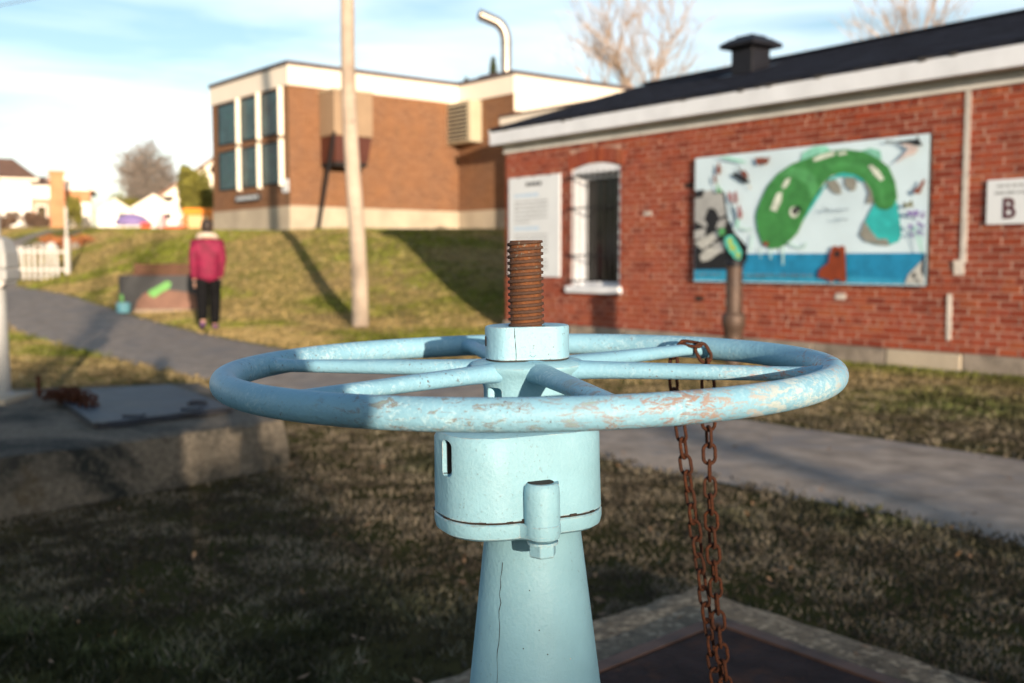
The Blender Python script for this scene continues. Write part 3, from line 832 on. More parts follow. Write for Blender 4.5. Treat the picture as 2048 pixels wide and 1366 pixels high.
PAINTING=[
('water','sea','4.11,1.21 7.325,1.2 7.325,0.872 4.11,0.872'),
('water_edge','seal','4.11,0.99 6.17,0.96 7.1,0.92 7.09,0.872 4.11,0.872'),
('rock','black','4.11,2 4.6,1.96 4.65,1.65 4.77,1.46 4.96,1.3 4.97,1.14 4.88,1.02 4.11,1.01'),
('rock_patch','grey','4.11,1.94 4.35,2 4.58,1.94 4.63,1.69 4.52,1.65 4.45,1.76 4.34,1.78 4.27,1.64 4.33,1.56 4.28,1.54 4.11,1.62'),
('rock_patch','grey','4.5,1.61 4.64,1.65 4.61,1.53 4.46,1.52'),
('rock_patch','grey','4.11,1.5 4.3,1.53 4.28,1.41 4.11,1.39'),
('rock_patch','lgrey','4.11,1.35 4.5,1.5 4.58,1.47 4.42,1.35 4.24,1.26'),
('rock_patch','lgrey','4.2,1.18 4.31,1.28 4.5,1.3 4.56,1.24 4.37,1.13 4.24,1.11'),
('rock_patch','grey','4.39,1.33 4.66,1.38 4.59,1.22 4.47,1.26'),
('rock_shadow','black','4.11,2 4.27,2.01 4.24,1.92 4.11,1.91'),
('rock','lgrey','7.325,1.2 7.29,1.12 7.14,0.98 7.1,0.88 7.325,0.872'),
('rock_patch','black','7.325,1.2 7.29,1.11 7.28,1.01 7.325,0.94 7.325,0.91'),
('rock_patch','dgrey','7.17,0.98 7.21,1 7.24,0.96 7.2,0.93'),
('rock_patch','dgrey','7.21,0.92 7.26,0.93 7.26,0.88'),
('fin','mint','5.73,2.25 5.76,2.34 5.91,2.395 6.07,2.395 6.14,2.34 5.96,2.27'),
('fin','mint','6.53,2.3 6.65,2.32 6.77,2.28 6.79,2.18 6.67,2.24'),
('belly','teal','5.78,1.56 5.92,1.73 6.09,1.95 6.13,2.03 6.32,2.09 6.49,2.08 6.65,1.98 6.57,1.96 6.45,2.02 6.27,2.04 6.14,2 6.03,1.92 5.86,1.72'),
('fish_leg','putty','6.1,2 6.21,2.02 6.28,1.94 6.3,1.85 6.21,1.86 6.12,1.93'),
('fish_leg','putty','6.33,2.03 6.46,2.02 6.49,1.95 6.47,1.88 6.41,1.88 6.34,1.94'),
('fish_leg','putty','6.57,2 6.7,1.92 6.74,1.83 6.71,1.74 6.61,1.73 6.64,1.85'),
('fish_tail','teal','6.71,1.72 6.65,1.62 6.57,1.48 6.54,1.4 6.61,1.33 6.76,1.29 6.9,1.28 7.02,1.32 7.05,1.39 7.02,1.57 6.98,1.75 6.87,1.72'),
('tail_patch','putty','6.6,1.55 6.54,1.4 6.61,1.33 6.78,1.29 6.92,1.28 6.88,1.35 6.77,1.35 6.67,1.45'),
('fish_body','green','5.1,1.64 5.12,1.73 5.18,1.85 5.27,2 5.42,2.13 5.63,2.23 5.86,2.28 6.13,2.33 6.35,2.33 6.57,2.29 6.75,2.2 6.88,2.1 6.96,1.94 6.99,1.78 6.95,1.69 6.87,1.65 6.77,1.67 6.72,1.72 6.68,1.87 6.59,1.98 6.47,2.05 6.32,2.08 6.17,2.06 6.07,1.99 5.99,1.89 5.9,1.76 5.81,1.61 5.72,1.44 5.58,1.32 5.46,1.27 5.34,1.26 5.21,1.31 5.13,1.48'),
('body_stripe','green2','6.09,2.19 6.31,2.21 6.55,2.16 6.74,2.04 6.83,1.88 6.86,1.69 6.79,1.72 6.76,1.86 6.66,2 6.49,2.11 6.31,2.15 6.12,2.12'),
('cheek','green3','5.42,2.11 5.63,2.2 5.82,2.16 5.95,2.06 6,1.92 5.9,1.8 5.85,1.97 5.68,2.07'),
('shine','shine','5.32,1.72 5.41,1.9 5.49,1.92 5.48,1.81 5.41,1.69'),
('shine','shine','5.48,1.97 5.54,2.06 5.61,2.07 5.58,2 5.52,1.95'),
('shine','shine','5.91,2.26 6.02,2.3 6.2,2.32 6.21,2.28 6.05,2.25 5.93,2.23'),
('shine','shine','6.24,2.3 6.35,2.31 6.37,2.28 6.26,2.27'),
('shine','shine','6.63,2.13 6.68,2.14 6.78,2.06 6.83,1.98 6.79,1.96 6.72,2.02'),
('eye','shine','5.74,1.67 5.72,1.63 5.67,1.61 5.62,1.63 5.6,1.68 5.62,1.73 5.67,1.74 5.72,1.72'),
('pupil','black','5.72,1.68 5.71,1.65 5.68,1.64 5.65,1.66 5.64,1.69 5.65,1.72 5.68,1.73 5.71,1.71'),
('lash','black','5.69,1.72 5.72,1.77 5.73,1.73 5.78,1.75 5.75,1.71 5.79,1.69 5.74,1.68'),
('mouth','red','5.31,1.32 5.3,1.3 5.27,1.29 5.24,1.3 5.23,1.32 5.24,1.34 5.27,1.34 5.3,1.34'),
('whisker','pale','5.59,1.35 5.7,1.29 5.8,1.28 5.84,1.33 5.86,1.32 5.82,1.26 5.7,1.27 5.58,1.32'),
('whisker','pale','5.07,1.49 4.95,1.48 4.87,1.5 4.88,1.52 4.96,1.5 5.07,1.51'),
('whisker','pale','5.06,1.44 5.03,1.34 5.02,1.24 5.04,1.24 5.06,1.34 5.08,1.43'),
('whisker','pale','5.18,1.28 5.19,1.15 5.2,1.15 5.2,1.28'),
('whisker','pale','5.33,1.26 5.34,1.14 5.36,1.14 5.35,1.26'),
('whisker','pale','5.51,1.28 5.52,1.07 5.54,1.07 5.54,1.29'),
('sea_lion','rust','6.2,1.27 6.24,1.29 6.28,1.27 6.33,1.29 6.37,1.27 6.4,0.89 6.34,0.88 6.32,0.91 6.25,0.92 6.21,0.872 6.16,0.91 6.02,0.94 6.04,1.02 6.16,1.1 6.17,1.19'),
('nose','black','6.31,1.19 6.3,1.17 6.27,1.16 6.24,1.17 6.23,1.19 6.24,1.22 6.27,1.23 6.3,1.22'),
('bird','black','4.73,2.16 4.78,2.19 4.94,2.12 5,2.08 5.01,2.04 4.93,2.05'),
('bird','black','4.81,2.26 4.89,2.2 4.86,2.18'),
('bird_breast','brown','4.86,2.19 4.94,2.2 5,2.12 4.94,2.11'),
('bird_beak','sand','5.01,2.02 5.05,1.98 5.01,1.98'),
('butterfly','brown','5.09,2.34 5.17,2.33 5.2,2.34 5.23,2.32 5.32,2.33 5.28,2.26 5.24,2.24 5.2,2.28 5.16,2.24 5.12,2.26'),
('bird','black','6.84,2.38 6.97,2.36 7.12,2.36 7.2,2.36 7.22,2.395 7.24,2.34 7.28,2.29 7.21,2.29 7.14,2.32 6.97,2.35 6.84,2.36'),
('bird_wing','blush','6.95,2.12 7.03,2.19 7.12,2.27 7.03,2.32 6.97,2.33 7.12,2.32 7.24,2.27 7.19,2.21 7.09,2.19 6.99,2.14'),
('butterfly','brown','7.18,1.84 7.24,1.87 7.29,1.95 7.32,1.93 7.28,1.85 7.26,1.8 7.2,1.81'),
('butterfly','olive','7.08,1.73 7.13,1.7 7.17,1.75 7.19,1.67 7.13,1.68 7.09,1.66'),
('petal','brown','4.5,2.29 4.53,2.33 4.57,2.23 4.53,2.16 4.49,2.21'),
('petal','brown','4.44,2.15 4.47,2.19 4.5,2.1 4.46,2.06'),
('stem','green3','4.5,2.09 4.54,2 4.59,1.99 4.58,1.96 4.5,1.96'),
('petal','plum','4.69,1.97 4.74,1.93 4.76,1.84 4.71,1.81 4.68,1.89'),
('petal','plum','4.77,1.93 4.82,1.97 4.84,1.84 4.79,1.79'),
('petal','plum','4.84,1.76 4.87,1.8 4.92,1.68 4.9,1.61 4.85,1.64'),
('stem','slate','4.68,1.91 4.76,1.77 4.81,1.54 4.79,1.54 4.73,1.73'),
('leaf','mint','4.82,1.6 4.87,1.64 4.86,1.54 4.82,1.48'),
('sprig','mint','4.51,2.39 4.67,2.38 4.91,2.32 4.99,2.28 4.88,2.3 4.67,2.35'),
('turtle_head','green3','4.54,1.49 4.58,1.52 4.63,1.52 4.66,1.47 4.62,1.43 4.56,1.43'),
('turtle_body','aqua','4.64,1.4 4.7,1.43 4.78,1.43 4.86,1.33 4.93,1.22 4.9,1.13 4.82,1.14 4.72,1.23 4.65,1.32'),
('turtle_mark','lime','4.69,1.38 4.76,1.4 4.77,1.32 4.83,1.29 4.83,1.22 4.78,1.26 4.74,1.24 4.72,1.32'),
('turtle_mark','lime','4.83,1.22 4.89,1.22 4.89,1.15 4.84,1.16'),
('lavender','lilac','7.19,1.6 7.21,1.58 7.18,1.59 7.17,1.57 7.16,1.59 7.14,1.6 7.16,1.61 7.16,1.64 7.18,1.62 7.21,1.62'),
('lavender','lilac','7.17,1.6 7.15,1.58 7.14,1.6 7.12,1.61 7.14,1.62 7.13,1.64 7.16,1.63 7.18,1.64 7.17,1.62 7.19,1.6'),
('lavender','lilac','7.325,1.37 7.3,1.37 7.32,1.39 7.31,1.42 7.325,1.41 7.325,1.43 7.325,1.4 7.325,1.38 7.325,1.37 7.325,1.35'),
('lavender','lilac','7.16,1.47 7.14,1.49 7.17,1.49 7.18,1.5 7.19,1.48 7.21,1.48 7.19,1.46 7.19,1.44 7.17,1.46 7.15,1.45'),
('lavender','lilac','7.15,1.61 7.16,1.63 7.17,1.61 7.19,1.61 7.18,1.6 7.18,1.58 7.16,1.59 7.14,1.58 7.14,1.6 7.13,1.61'),
('lavender','lilac','7.325,1.4 7.325,1.4 7.325,1.38 7.325,1.35 7.325,1.36 7.325,1.34 7.325,1.37 7.3,1.38 7.325,1.39 7.325,1.42'),
('lavender','lilac','7.325,1.57 7.325,1.56 7.32,1.56 7.31,1.54 7.3,1.56 7.28,1.56 7.29,1.58 7.29,1.6 7.31,1.59 7.325,1.59'),
('lavender','lilac','7.29,1.4 7.29,1.37 7.27,1.39 7.23,1.39 7.25,1.41 7.24,1.44 7.27,1.43 7.29,1.45 7.29,1.42 7.32,1.41'),
('lavender','lilac','7.325,1.58 7.3,1.57 7.31,1.6 7.29,1.62 7.32,1.62 7.325,1.64 7.325,1.61 7.325,1.61 7.325,1.59 7.325,1.57'),
('lavender','lilac','7.27,1.47 7.25,1.48 7.27,1.49 7.28,1.51 7.29,1.49 7.31,1.49 7.3,1.47 7.31,1.46 7.29,1.46 7.27,1.45'),
('lavender','lilac','7.21,1.62 7.21,1.65 7.24,1.63 7.27,1.63 7.26,1.6 7.28,1.58 7.24,1.58 7.22,1.56 7.21,1.59 7.18,1.6'),
('lavender','lilac','7.325,1.48 7.325,1.49 7.325,1.47 7.325,1.45 7.325,1.45 7.325,1.43 7.32,1.45 7.3,1.46 7.31,1.47 7.31,1.49'),
('lavender','lilac','7.325,1.47 7.325,1.45 7.325,1.44 7.325,1.41 7.325,1.44 7.3,1.43 7.32,1.46 7.3,1.49 7.325,1.48 7.325,1.5'),
('lavender','lilac','7.325,1.47 7.325,1.45 7.32,1.46 7.3,1.45 7.31,1.47 7.29,1.49 7.32,1.49 7.325,1.51 7.325,1.49 7.325,1.48'),
('lavender','lilac','7.27,1.49 7.25,1.48 7.25,1.5 7.23,1.51 7.25,1.51 7.26,1.53 7.27,1.51 7.29,1.51 7.28,1.5 7.29,1.48'),
('lavender','lilac','7.19,1.38 7.17,1.39 7.19,1.4 7.19,1.41 7.2,1.4 7.22,1.4 7.21,1.39 7.22,1.37 7.21,1.38 7.19,1.36'),
('lavender_stem','mint','7.19,1.48 7.2,1.48 7.32,1.2 7.31,1.2'),
('lavender_stem','mint','7.22,1.48 7.23,1.48 7.325,1.2 7.32,1.2'),
('lavender_stem','mint','7.26,1.48 7.27,1.48 7.325,1.2 7.325,1.2'),
('lavender_stem','mint','7.29,1.48 7.3,1.48 7.325,1.2 7.325,1.2'),
('lavender_stem','mint','7.325,1.47 7.325,1.47 7.325,1.2 7.325,1.2'),
('signature','ink','6.03,1.62 6.06,1.7 6.09,1.75 6.09,1.74 6.06,1.69 6.03,1.61'),
('signature','ink','6.07,1.68 6.11,1.7 6.12,1.67 6.16,1.7 6.18,1.67 6.22,1.69 6.24,1.67 6.28,1.69 6.32,1.68 6.42,1.68 6.42,1.67 6.32,1.67 6.28,1.68 6.25,1.66 6.22,1.68 6.18,1.66 6.16,1.69 6.13,1.66 6.11,1.69 6.07,1.67'),
('signature','ink','6.23,1.57 6.26,1.59 6.29,1.57 6.33,1.58 6.37,1.57 6.41,1.58 6.41,1.57 6.38,1.56 6.33,1.57 6.29,1.56 6.27,1.58 6.23,1.56'),
('caption','ink','4.99,0.97 5.01,0.96 5.01,0.93 4.99,0.93'),
('caption','ink','5.04,0.97 5.08,0.96 5.08,0.93 5.04,0.93'),
('caption','ink','5.12,0.97 5.15,0.96 5.15,0.93 5.12,0.94'),
('caption','ink','5.16,0.97 5.2,0.96 5.2,0.93 5.16,0.94'),
('caption','ink','5.21,0.97 5.25,0.97 5.25,0.93 5.21,0.94'),
('caption','ink','5.26,0.97 5.27,0.97 5.27,0.93 5.26,0.94'),
('caption','ink','5.28,0.97 5.31,0.97 5.31,0.94 5.28,0.94'),
('caption','ink','5.33,0.97 5.35,0.97 5.35,0.94 5.33,0.94'),
('caption','ink','5.36,0.97 5.39,0.97 5.39,0.94 5.36,0.94'),
('caption','ink','5.42,0.97 5.44,0.97 5.44,0.94 5.42,0.94'),
('caption','ink','5.48,0.97 5.5,0.97 5.5,0.94 5.48,0.94'),
('caption','ink','5.51,0.97 5.53,0.97 5.53,0.94 5.51,0.94'),
('caption','ink','5.54,0.97 5.57,0.97 5.57,0.94 5.54,0.94'),
('caption','ink','5.58,0.97 5.61,0.97 5.61,0.94 5.58,0.94'),
('caption','ink','5.64,0.97 5.68,0.97 5.68,0.94 5.65,0.94'),
('caption','ink','5.69,0.97 5.71,0.97 5.71,0.94 5.69,0.94'),
('caption','ink','5.72,0.97 5.74,0.97 5.74,0.94 5.72,0.94'),
('caption','ink','5.75,0.97 5.77,0.97 5.77,0.94 5.75,0.94'),
('caption','ink','5.8,0.97 5.82,0.97 5.82,0.94 5.8,0.94'),
('caption','ink','5.83,0.97 5.86,0.97 5.86,0.94 5.83,0.94'),
('caption','ink','5.87,0.97 5.88,0.97 5.88,0.94 5.87,0.94'),
('caption','ink','5.9,0.97 5.92,0.97 5.92,0.94 5.9,0.94'),
('caption','ink','5.93,0.97 5.96,0.97 5.96,0.94 5.93,0.94'),
('caption','ink','4.23,0.96 4.26,0.97 4.26,0.93 4.23,0.93'),
('caption','ink','4.28,0.97 4.3,0.97 4.3,0.93 4.28,0.93'),
('caption','ink','4.31,0.97 4.35,0.97 4.35,0.94 4.31,0.94'),
('caption','ink','4.38,0.97 4.4,0.97 4.4,0.94 4.38,0.94'),
('caption','ink','4.43,0.97 4.46,0.97 4.47,0.94 4.44,0.94'),
('caption','ink','4.48,0.97 4.5,0.97 4.5,0.94 4.48,0.94'),
('caption','ink','4.51,0.97 4.54,0.97 4.54,0.94 4.51,0.94'),
('caption','ink','4.57,0.97 4.59,0.97 4.59,0.94 4.57,0.94')]

MURX = Matrix(((1, 0, 0, 0), (0, 0, -1, 0), (0, 1, 0, 0), (0, 0, 0, 1)))
merged = {}
for i, (nm, mk, pts) in enumerate(PAINTING):
    if nm in ('caption', 'signature', 'lavender', 'lavender_stem'):
        b = merged.setdefault(nm, MB())
    else:
        b = MB()
    lay = 0.0608 + 0.0007 * (min(i, 66))
    q = [tuple(map(float, s.split(','))) for s in pts.split()]
    q = [(x - 4.10, z - 0.857) for x, z in q]
    area = sum(q[k - 1][0] * q[k][1] - q[k][0] * q[k - 1][1] for k in range(len(q)))
    if area < 0: q = q[::-1]
    b.add([(x, -lay, z) for x, z in q], [tuple(range(len(q)))])
    if b not in merged.values():
        o = b.build('painted_' + nm, PM[mk], mur)
for nm, mk in (('caption', 'ink'), ('signature', 'ink'), ('lavender', 'lilac'), ('lavender_stem', 'mint')):
    merged[nm].build('painted_' + nm, PM[mk], mur)

plq = wall_thing('information_board', 'tall white information board with blue headings and grey text lines on brick', 'sign', 0.12, 0.885)
mb = MB(); mb.box(0, 1.26, -0.03, -0.008, 0, 1.52)
bevel(mb.build('board', MT['sign'], plq), 0.004)
mb = MB()
def words_line(mb, x0, x1, z, h, y=-0.0312, seed=None):
    x = x0
    while x < x1:
        w = random.uniform(0.03, 0.11)
        mb.add([(x, y, z), (min(x + w, x1), y, z), (min(x + w, x1), y, z + h), (x, y, z + h)], [(0, 1, 2, 3)])
        x += w + random.uniform(0.012, 0.02)
for blk, z0 in enumerate((1.13, 0.62, 0.24)):
    for l in range((6, 6, 3)[blk]):
        words_line(mb, 0.15, 0.98 if l < 5 else 0.55, z0 - 0.062 * l, 0.026)
tag(mb.build('text_lines', MT['sign_grey'], plq), kind='stuff')
mb = MB()
for z in (1.215, 0.71):
    words_line(mb, 0.15, 0.76, z, 0.05)
tag(mb.build('heading', MT['sign_blue'], plq), kind='stuff')
mb = MB(); words_line(mb, 0.44, 0.84, 1.375, 0.055)
mb.build('title', MT['sign_black'], plq)
mb = MB()
for x in (0.25, 0.63, 1.0):
    mb.box(x - 0.02, x + 0.02, -0.034, -0.02, 1.505, 1.53)
mb.build('clip', MT['iron'], plq)

bs = wall_thing('letter_sign', 'white sign with a maroon letter B on brick wall', 'sign', 7.94, 1.47)
mb = MB(); mb.box(0, 0.78, -0.025, -0.006, 0, 0.43)
bevel(mb.build('plate', MT['sign'], bs), 0.003)
mb = MB()
words_line(mb, 0.10, 0.70, 0.352, 0.028, -0.0262); words_line(mb, 0.08, 0.72, 0.285, 0.03, -0.0262)
tag(mb.build('small_print', MT['sign_grey'], bs), kind='stuff')
fc = bpy.data.curves.new('letter', 'FONT'); fc.body = 'B'; fc.size = 0.27; fc.extrude = 0.001; fc.offset = 0.007
fo = link('letter', fc)
bpy.context.view_layer.update()
fm = bpy.data.meshes.new_from_object(fo.evaluated_get(bpy.context.evaluated_depsgraph_get()))
bpy.data.objects.remove(fo)
fm.materials.clear(); fm.materials.append(MT['maroon'])
o = link('letter', fm, bs, (0.155, -0.027, 0.058)); o.rotation_euler = (R(90), 0, 0); o.scale = (0.92, 1.0, 1)

# brown cast pipe standing in front of the wall
pp = empty('brown_standpipe', (2.395, 11.44, 0), 'brown iron standpipe with a collar in front of the mural', 'pipe')
mb = MB(); mb.lathe([(0.095, -0.2), (0.095, 0.42), (0.088, 0.56), (0.088, 1.07)], 20)
mb.build('pipe', MT['brown_pipe'], pp, 40)
mb = MB(); mb.lathe([(0.096, 0.30), (0.112, 0.40), (0.125, 0.42), (0.125, 0.53), (0.112, 0.55), (0.089, 0.56)], 20)
mb.build('collar', MT['brown_pipe'], pp, 40)
mb = MB(); mb.lathe([(0.0, 1.06), (0.10, 1.06), (0.105, 1.09), (0.09, 1.125), (0, 1.13)], 20)
mb.build('cap', MT['vent'], pp, 40)
# ------------------------------------------------------------------ school on the bank (plan frame: local x towards the viewer, local y away to the right)
SO = (-6.24, 30.0); STH = math.atan2(-0.779, 0.627)
school = empty('school_building', (SO[0], SO[1], 0), 'flat roofed brown brick school with cream band standing on top of the grass bank', 'building', rot=(0, 0, STH))
PLAN = [(-5.25, 0), (0, 0), (0, 5.85), (2.78, 5.85), (2.78, 14), (-5.25, 14)]
def off(poly, d):
    out = []; n = len(poly)
    for i in range(n):
        p0, p1, p2 = Vector(poly[i - 1]), Vector(poly[i]), Vector(poly[(i + 1) % n])
        a = (p1 - p0).normalized(); b = (p2 - p1).normalized()
        na, nb = Vector((a.y, -a.x)), Vector((b.y, -b.x))
        q = p1 + (na + nb) * (d / (1 + na.dot(nb)))
        out.append((q.x, q.y))
    return out
def sprism(name, d, z0, z1, mat, poly=PLAN):
    b = MB(); b.prism(off(poly, d), z0, z1)
    return b.build(name, mat, school)
# the walls are separate slabs so that the brick courses lie in each wall's own plane
def wall_slab(x, y, rz, L, z0, z1, mat, name, dep=0.25, parent=None):
    b = MB(); b.box(0, L, 0, dep, 0, z1 - z0)
    o = b.build(name, mat, parent or school, loc=(x, y, z0)); o.rotation_euler = (0, 0, rz)
    return o
FZ, WZ, CZ, TZ = 2.70, 6.05, 6.59, 6.71
wall_slab(-5.25, 0, 0, 5.25 - 0.002, FZ, WZ, MT['sbrick'], 'wall')
wall_slab(0, 0.0, R(90), 5.85 - 0.002, FZ, WZ, MT['sbrick'], 'wall')
wall_slab(0.0, 5.85, 0, 2.778, FZ, WZ, MT['sbrick'], 'wall')
wall_slab(2.78, 5.85, R(90), 8.15, FZ, WZ - 0.5, MT['sbrick'], 'wall')
wall_slab(-5.25, 14, R(-90), 14 - 0.3, FZ, WZ, MT['sbrick'], 'wall')
sprism('foundation', 0.02, 1.2, FZ - 0.002, MT['sfound'])
sprism('fascia', 0.035, WZ, CZ - 0.002, MT['cream'])
sprism('coping', 0.07, CZ, TZ, MT['coping'])
b = MB(); b.box(2.60, 2.79, 5.855, 14, WZ - 0.5, WZ - 0.002); b.build('upper_panel', MT['cream'], school)
# windows with projecting bright fins
cols = ((-4.74, -3.14), (-3.10, -1.75), (-1.71, -0.35))
for z0, z1 in ((4.73, 6.0), (3.33, 4.55)):
    for x0, x1 in cols:
        f = MB()
        for a in ((x0, x0 + 0.05, z0, z1), (x1 - 0.05, x1, z0, z1), (x0 + 0.051, x1 - 0.051, z0, z0 + 0.05), (x0 + 0.051, x1 - 0.051, z1 - 0.05, z1)):
            f.box(a[0], a[1], -0.03, -0.002, a[2], a[3])
        f = f.build('window', MT['iron'], school)
        for i in range(2):
            b = MB(); xa = x0 + 0.05 + (x1 - x0 - 0.1) * i / 2
            b.box(xa, xa + (x1 - x0 - 0.1) / 2 - 0.012, -0.016, -0.004, z0 + 0.05, z1 - 0.05)
            b.build('pane', MT['teal_glass'], f)
        b = MB(); b.box(x1 + 0.002, x1 + 0.030, -0.155, -0.002, z0 - 0.06, z1 + 0.03)
        bevel(b.build('window_fin', MT['fin'], school), 0.008)
sg = MB(); sg.box(-3.42, -1.82, -0.10, -0.002, 2.93, 3.13)
sg = sg.build('name_sign', MT['charcoal'], school)
b = MB(); x = -3.3
while x < -1.95:
    w = random.uniform(0.06, 0.12); b.add([(x, -0.102, 2.98), (x + w, -0.102, 2.98), (x + w, -0.102, 3.08), (x, -0.102, 3.08)], [(0, 1, 2, 3)]); x += w + 0.05
b.build('sign_letters', MT['sign'], sg)
b = MB(); b.box(-0.40, -0.06, -0.03, -0.002, 3.08, 3.44); o = b.build('notice', MT['sign'], school)
b = MB()
for z in (3.15, 3.22, 3.29, 3.36):
    b.box(-0.36, -0.11, -0.032, -0.029, z, z + 0.025)
b.build('notice_text', MT['sign_grey'], o)
b = MB(); b.box(-5.42, -5.26, -0.02, 0.18, 3.95, 4.15); b.box(-5.38, -5.3, 0.03, 0.13, 4.151, 4.25); b.build('wall_lamp', MT['iron'], school)
# boxed bay hung on the wall
bx = MB(); bx.box(0.002, 0.88, 0.944, 2.20, 4.66, 5.90)
bx = bx.build('wall_box', MT['beige'], school); bevel(bx, 0.015)
b = MB(); b.box(0.002, 0.91, 0.92, 2.22, 5.901, 5.95); b.build('box_lid', MT['louvre'], bx)
b = MB(); b.rings([[(0.003, 0.99, 4.655), (0.85, 0.99, 4.655), (0.85, 2.17, 4.655), (0.003, 2.17, 4.655)], [(0.003, 0.99, 3.93), (0.82, 0.99, 3.93), (0.82, 2.05, 3.93), (0.003, 2.05, 3.93)]])
b.build('box_hopper', MT['redbrown'], bx)
b = MB(); b.box(0.003, 0.80, 1.0, 2.03, 3.82, 3.925); b.build('box_underside', MT['dark'], bx)
b = MB(); b.tube([(0.9, 2.3, 5.8), (0.012, 3.05, 5.6)], 0.01, 5)
# louvred unit in the inner corner
lu = MB(); lu.box(-0.02, 1.22, 5.42, 5.848, 4.76, 6.02)
lu = lu.build('louvre_unit', MT['louvre'], school); bevel(lu, 0.01)
for k in range(10):
    b = MB(); z = 4.84 + k * 0.122
    b.bar((0.05, 5.395, z), (1.05, 5.395, z), 0.075, 0.012, Vector((0, -0.7, 0.7)))
    b.build('louvre', MT['louvre'], lu)
b = MB(); b.box(0.06, 1.05, 5.414, 5.419, 4.80, 5.98); b.build('louvre_void', MT['dark'], lu)
# bent steel flue
fl = MB()
P0 = GRs = Matrix.Translation((SO[0], SO[1], 0)) @ Matrix.Rotation(STH, 4, 'Z')
inv = P0.inverted()
arc = [(-0.18, 33, 6.70), (-0.18, 33, 7.85)] + [(-0.18 - 0.46 * (1 - math.cos(a)), 33 - 0.12 * (1 - math.cos(a)), 7.85 + 0.60 * math.sin(a)) for a in (0.3, 0.6, 0.9, 1.2, 1.45)] + [(-0.98, 32.8, 8.60)]
fl.tube([inv @ Vector(p) for p in arc], 0.165, 16)
fl = fl.build('flue', MT['steel'], school, 50)
b = MB(); e0 = inv @ Vector((-0.985, 32.79, 8.602)); e1 = inv @ Vector((-1.0, 32.785, 8.606)); b.tube([e0, e1], 0.15, 16); b.build('flue_mouth', MT['dark'], fl)
for z in (6.74, 7.25, 7.8):
    b = MB(); q = inv @ Vector((-0.18, 33, z)); b.lathe([(0.0, z - 0.02), (0.18, z - 0.02), (0.18, z + 0.02), (0, z + 0.02)], 16, (q.x, q.y)); b.build('flue_band', MT['steel'], fl, 40)
b = MB(); q = inv @ Vector((-0.55, 33.2, 0)); b.box(q.x - 0.4, q.x + 0.5, q.y - 0.3, q.y + 0.4, 6.712, 6.85); b.build('roof_curb', MT['coping'], school)
# lower annex with cream edge
AX = (4.48, 3.97)
b = MB(); b.box(AX[0], AX[0] + 7, AX[1], AX[1] + 1.85, 4.80, 4.99); o = b.build('annex_roof', MT['cream'], school)
b = MB(); b.box(AX[0] - 0.03, AX[0] + 7.03, AX[1] - 0.03, AX[1] + 1.88, 4.991, 5.05); b.build('annex_coping', MT['coping'], o)
wall_slab(AX[0] + 0.9, AX[1] + 0.5, 0, 6, 0.8, 4.798, MT['sbrick'], 'annex_wall')
# dark slim prop pole from the box to the ground
pr = empty('leaning_prop_pole', (-5.47, 30.05, float(gz(-5.47, 30.05))), 'slim dark pole slanting from the wall box of the school down to the grass', 'pole')
mb = MB(); mb.tube([(0, 0, -0.05), (0.55, -0.32, 2.75)], 0.045, 8); mb.build('shaft', MT['iron'], pr, 50)
mb = MB(); mb.lathe([(0.0, -0.05), (0.12, -0.05), (0.10, 0.10), (0, 0.13)], 10); mb.build('foot', MT['iron'], pr, 50)

# ------------------------------------------------------------------ utility pole with cables
UP = (-2.49, 17.3)
ug = float(gz(*UP))
up = empty('utility_pole', (UP[0], UP[1], ug), 'tall bare wooden utility pole standing at the foot of the grass bank', 'pole', rot=(0, R(-1.7), 0))
mb = MB()
pr_ = []
for k in range(26):
    z = -0.3 + k * 0.4
    pr_.append((0.03 * math.sin(k * 0.5), 0.02 * math.cos(k * 0.7), z))
mb.tube(pr_, [0.138 - 0.0018 * k for k in range(26)], 14)
mb.build('shaft', MT['pole'], up, 60)
for z, a in ((1.9, -1.4), (3.3, -1.2), (4.15, -0.9), (0.7, -1.7)):
    mb = MB(); mb.lathe([(0.0, 0), (0.018, 0), (0.022, 0.012), (0, 0.02)], 8, M=Matrix.Translation((0.13 * math.cos(a), 0.13 * math.sin(a), z)) @ Matrix.Rotation(a, 4, 'Z') @ Matrix.Rotation(R(90), 4, 'Y'))
    mb.build('knot', MT['bark2'], up)
mb = MB(); mb.bar((-1.1, 0.0, 8.9), (1.1, 0.0, 8.9), 0.10, 0.12); mb.build('crossarm', MT['pole'], up)
for (za, far, lab) in ((8.95, (-46, 38, 9.4), 'upper cable in the sky running from the pole top down to the left'), (6.3, (-46, 44, 8.2), 'lower cable in the sky slung from the utility pole to the left')):
    a = Vector((UP[0] - za * 0.0297, UP[1], ug + za)); f = Vector(far)
    mb = MB(); mb.tube([a.lerp(f, t) - Vector((0, 0, 1.2 * 4 * t * (1 - t) * 0.5)) for t in [k / 12 for k in range(13)]], 0.010, 5)
    tag(mb.build('overhead_cable', MT['cable']), lab, 'cable', 'cables in the sky')

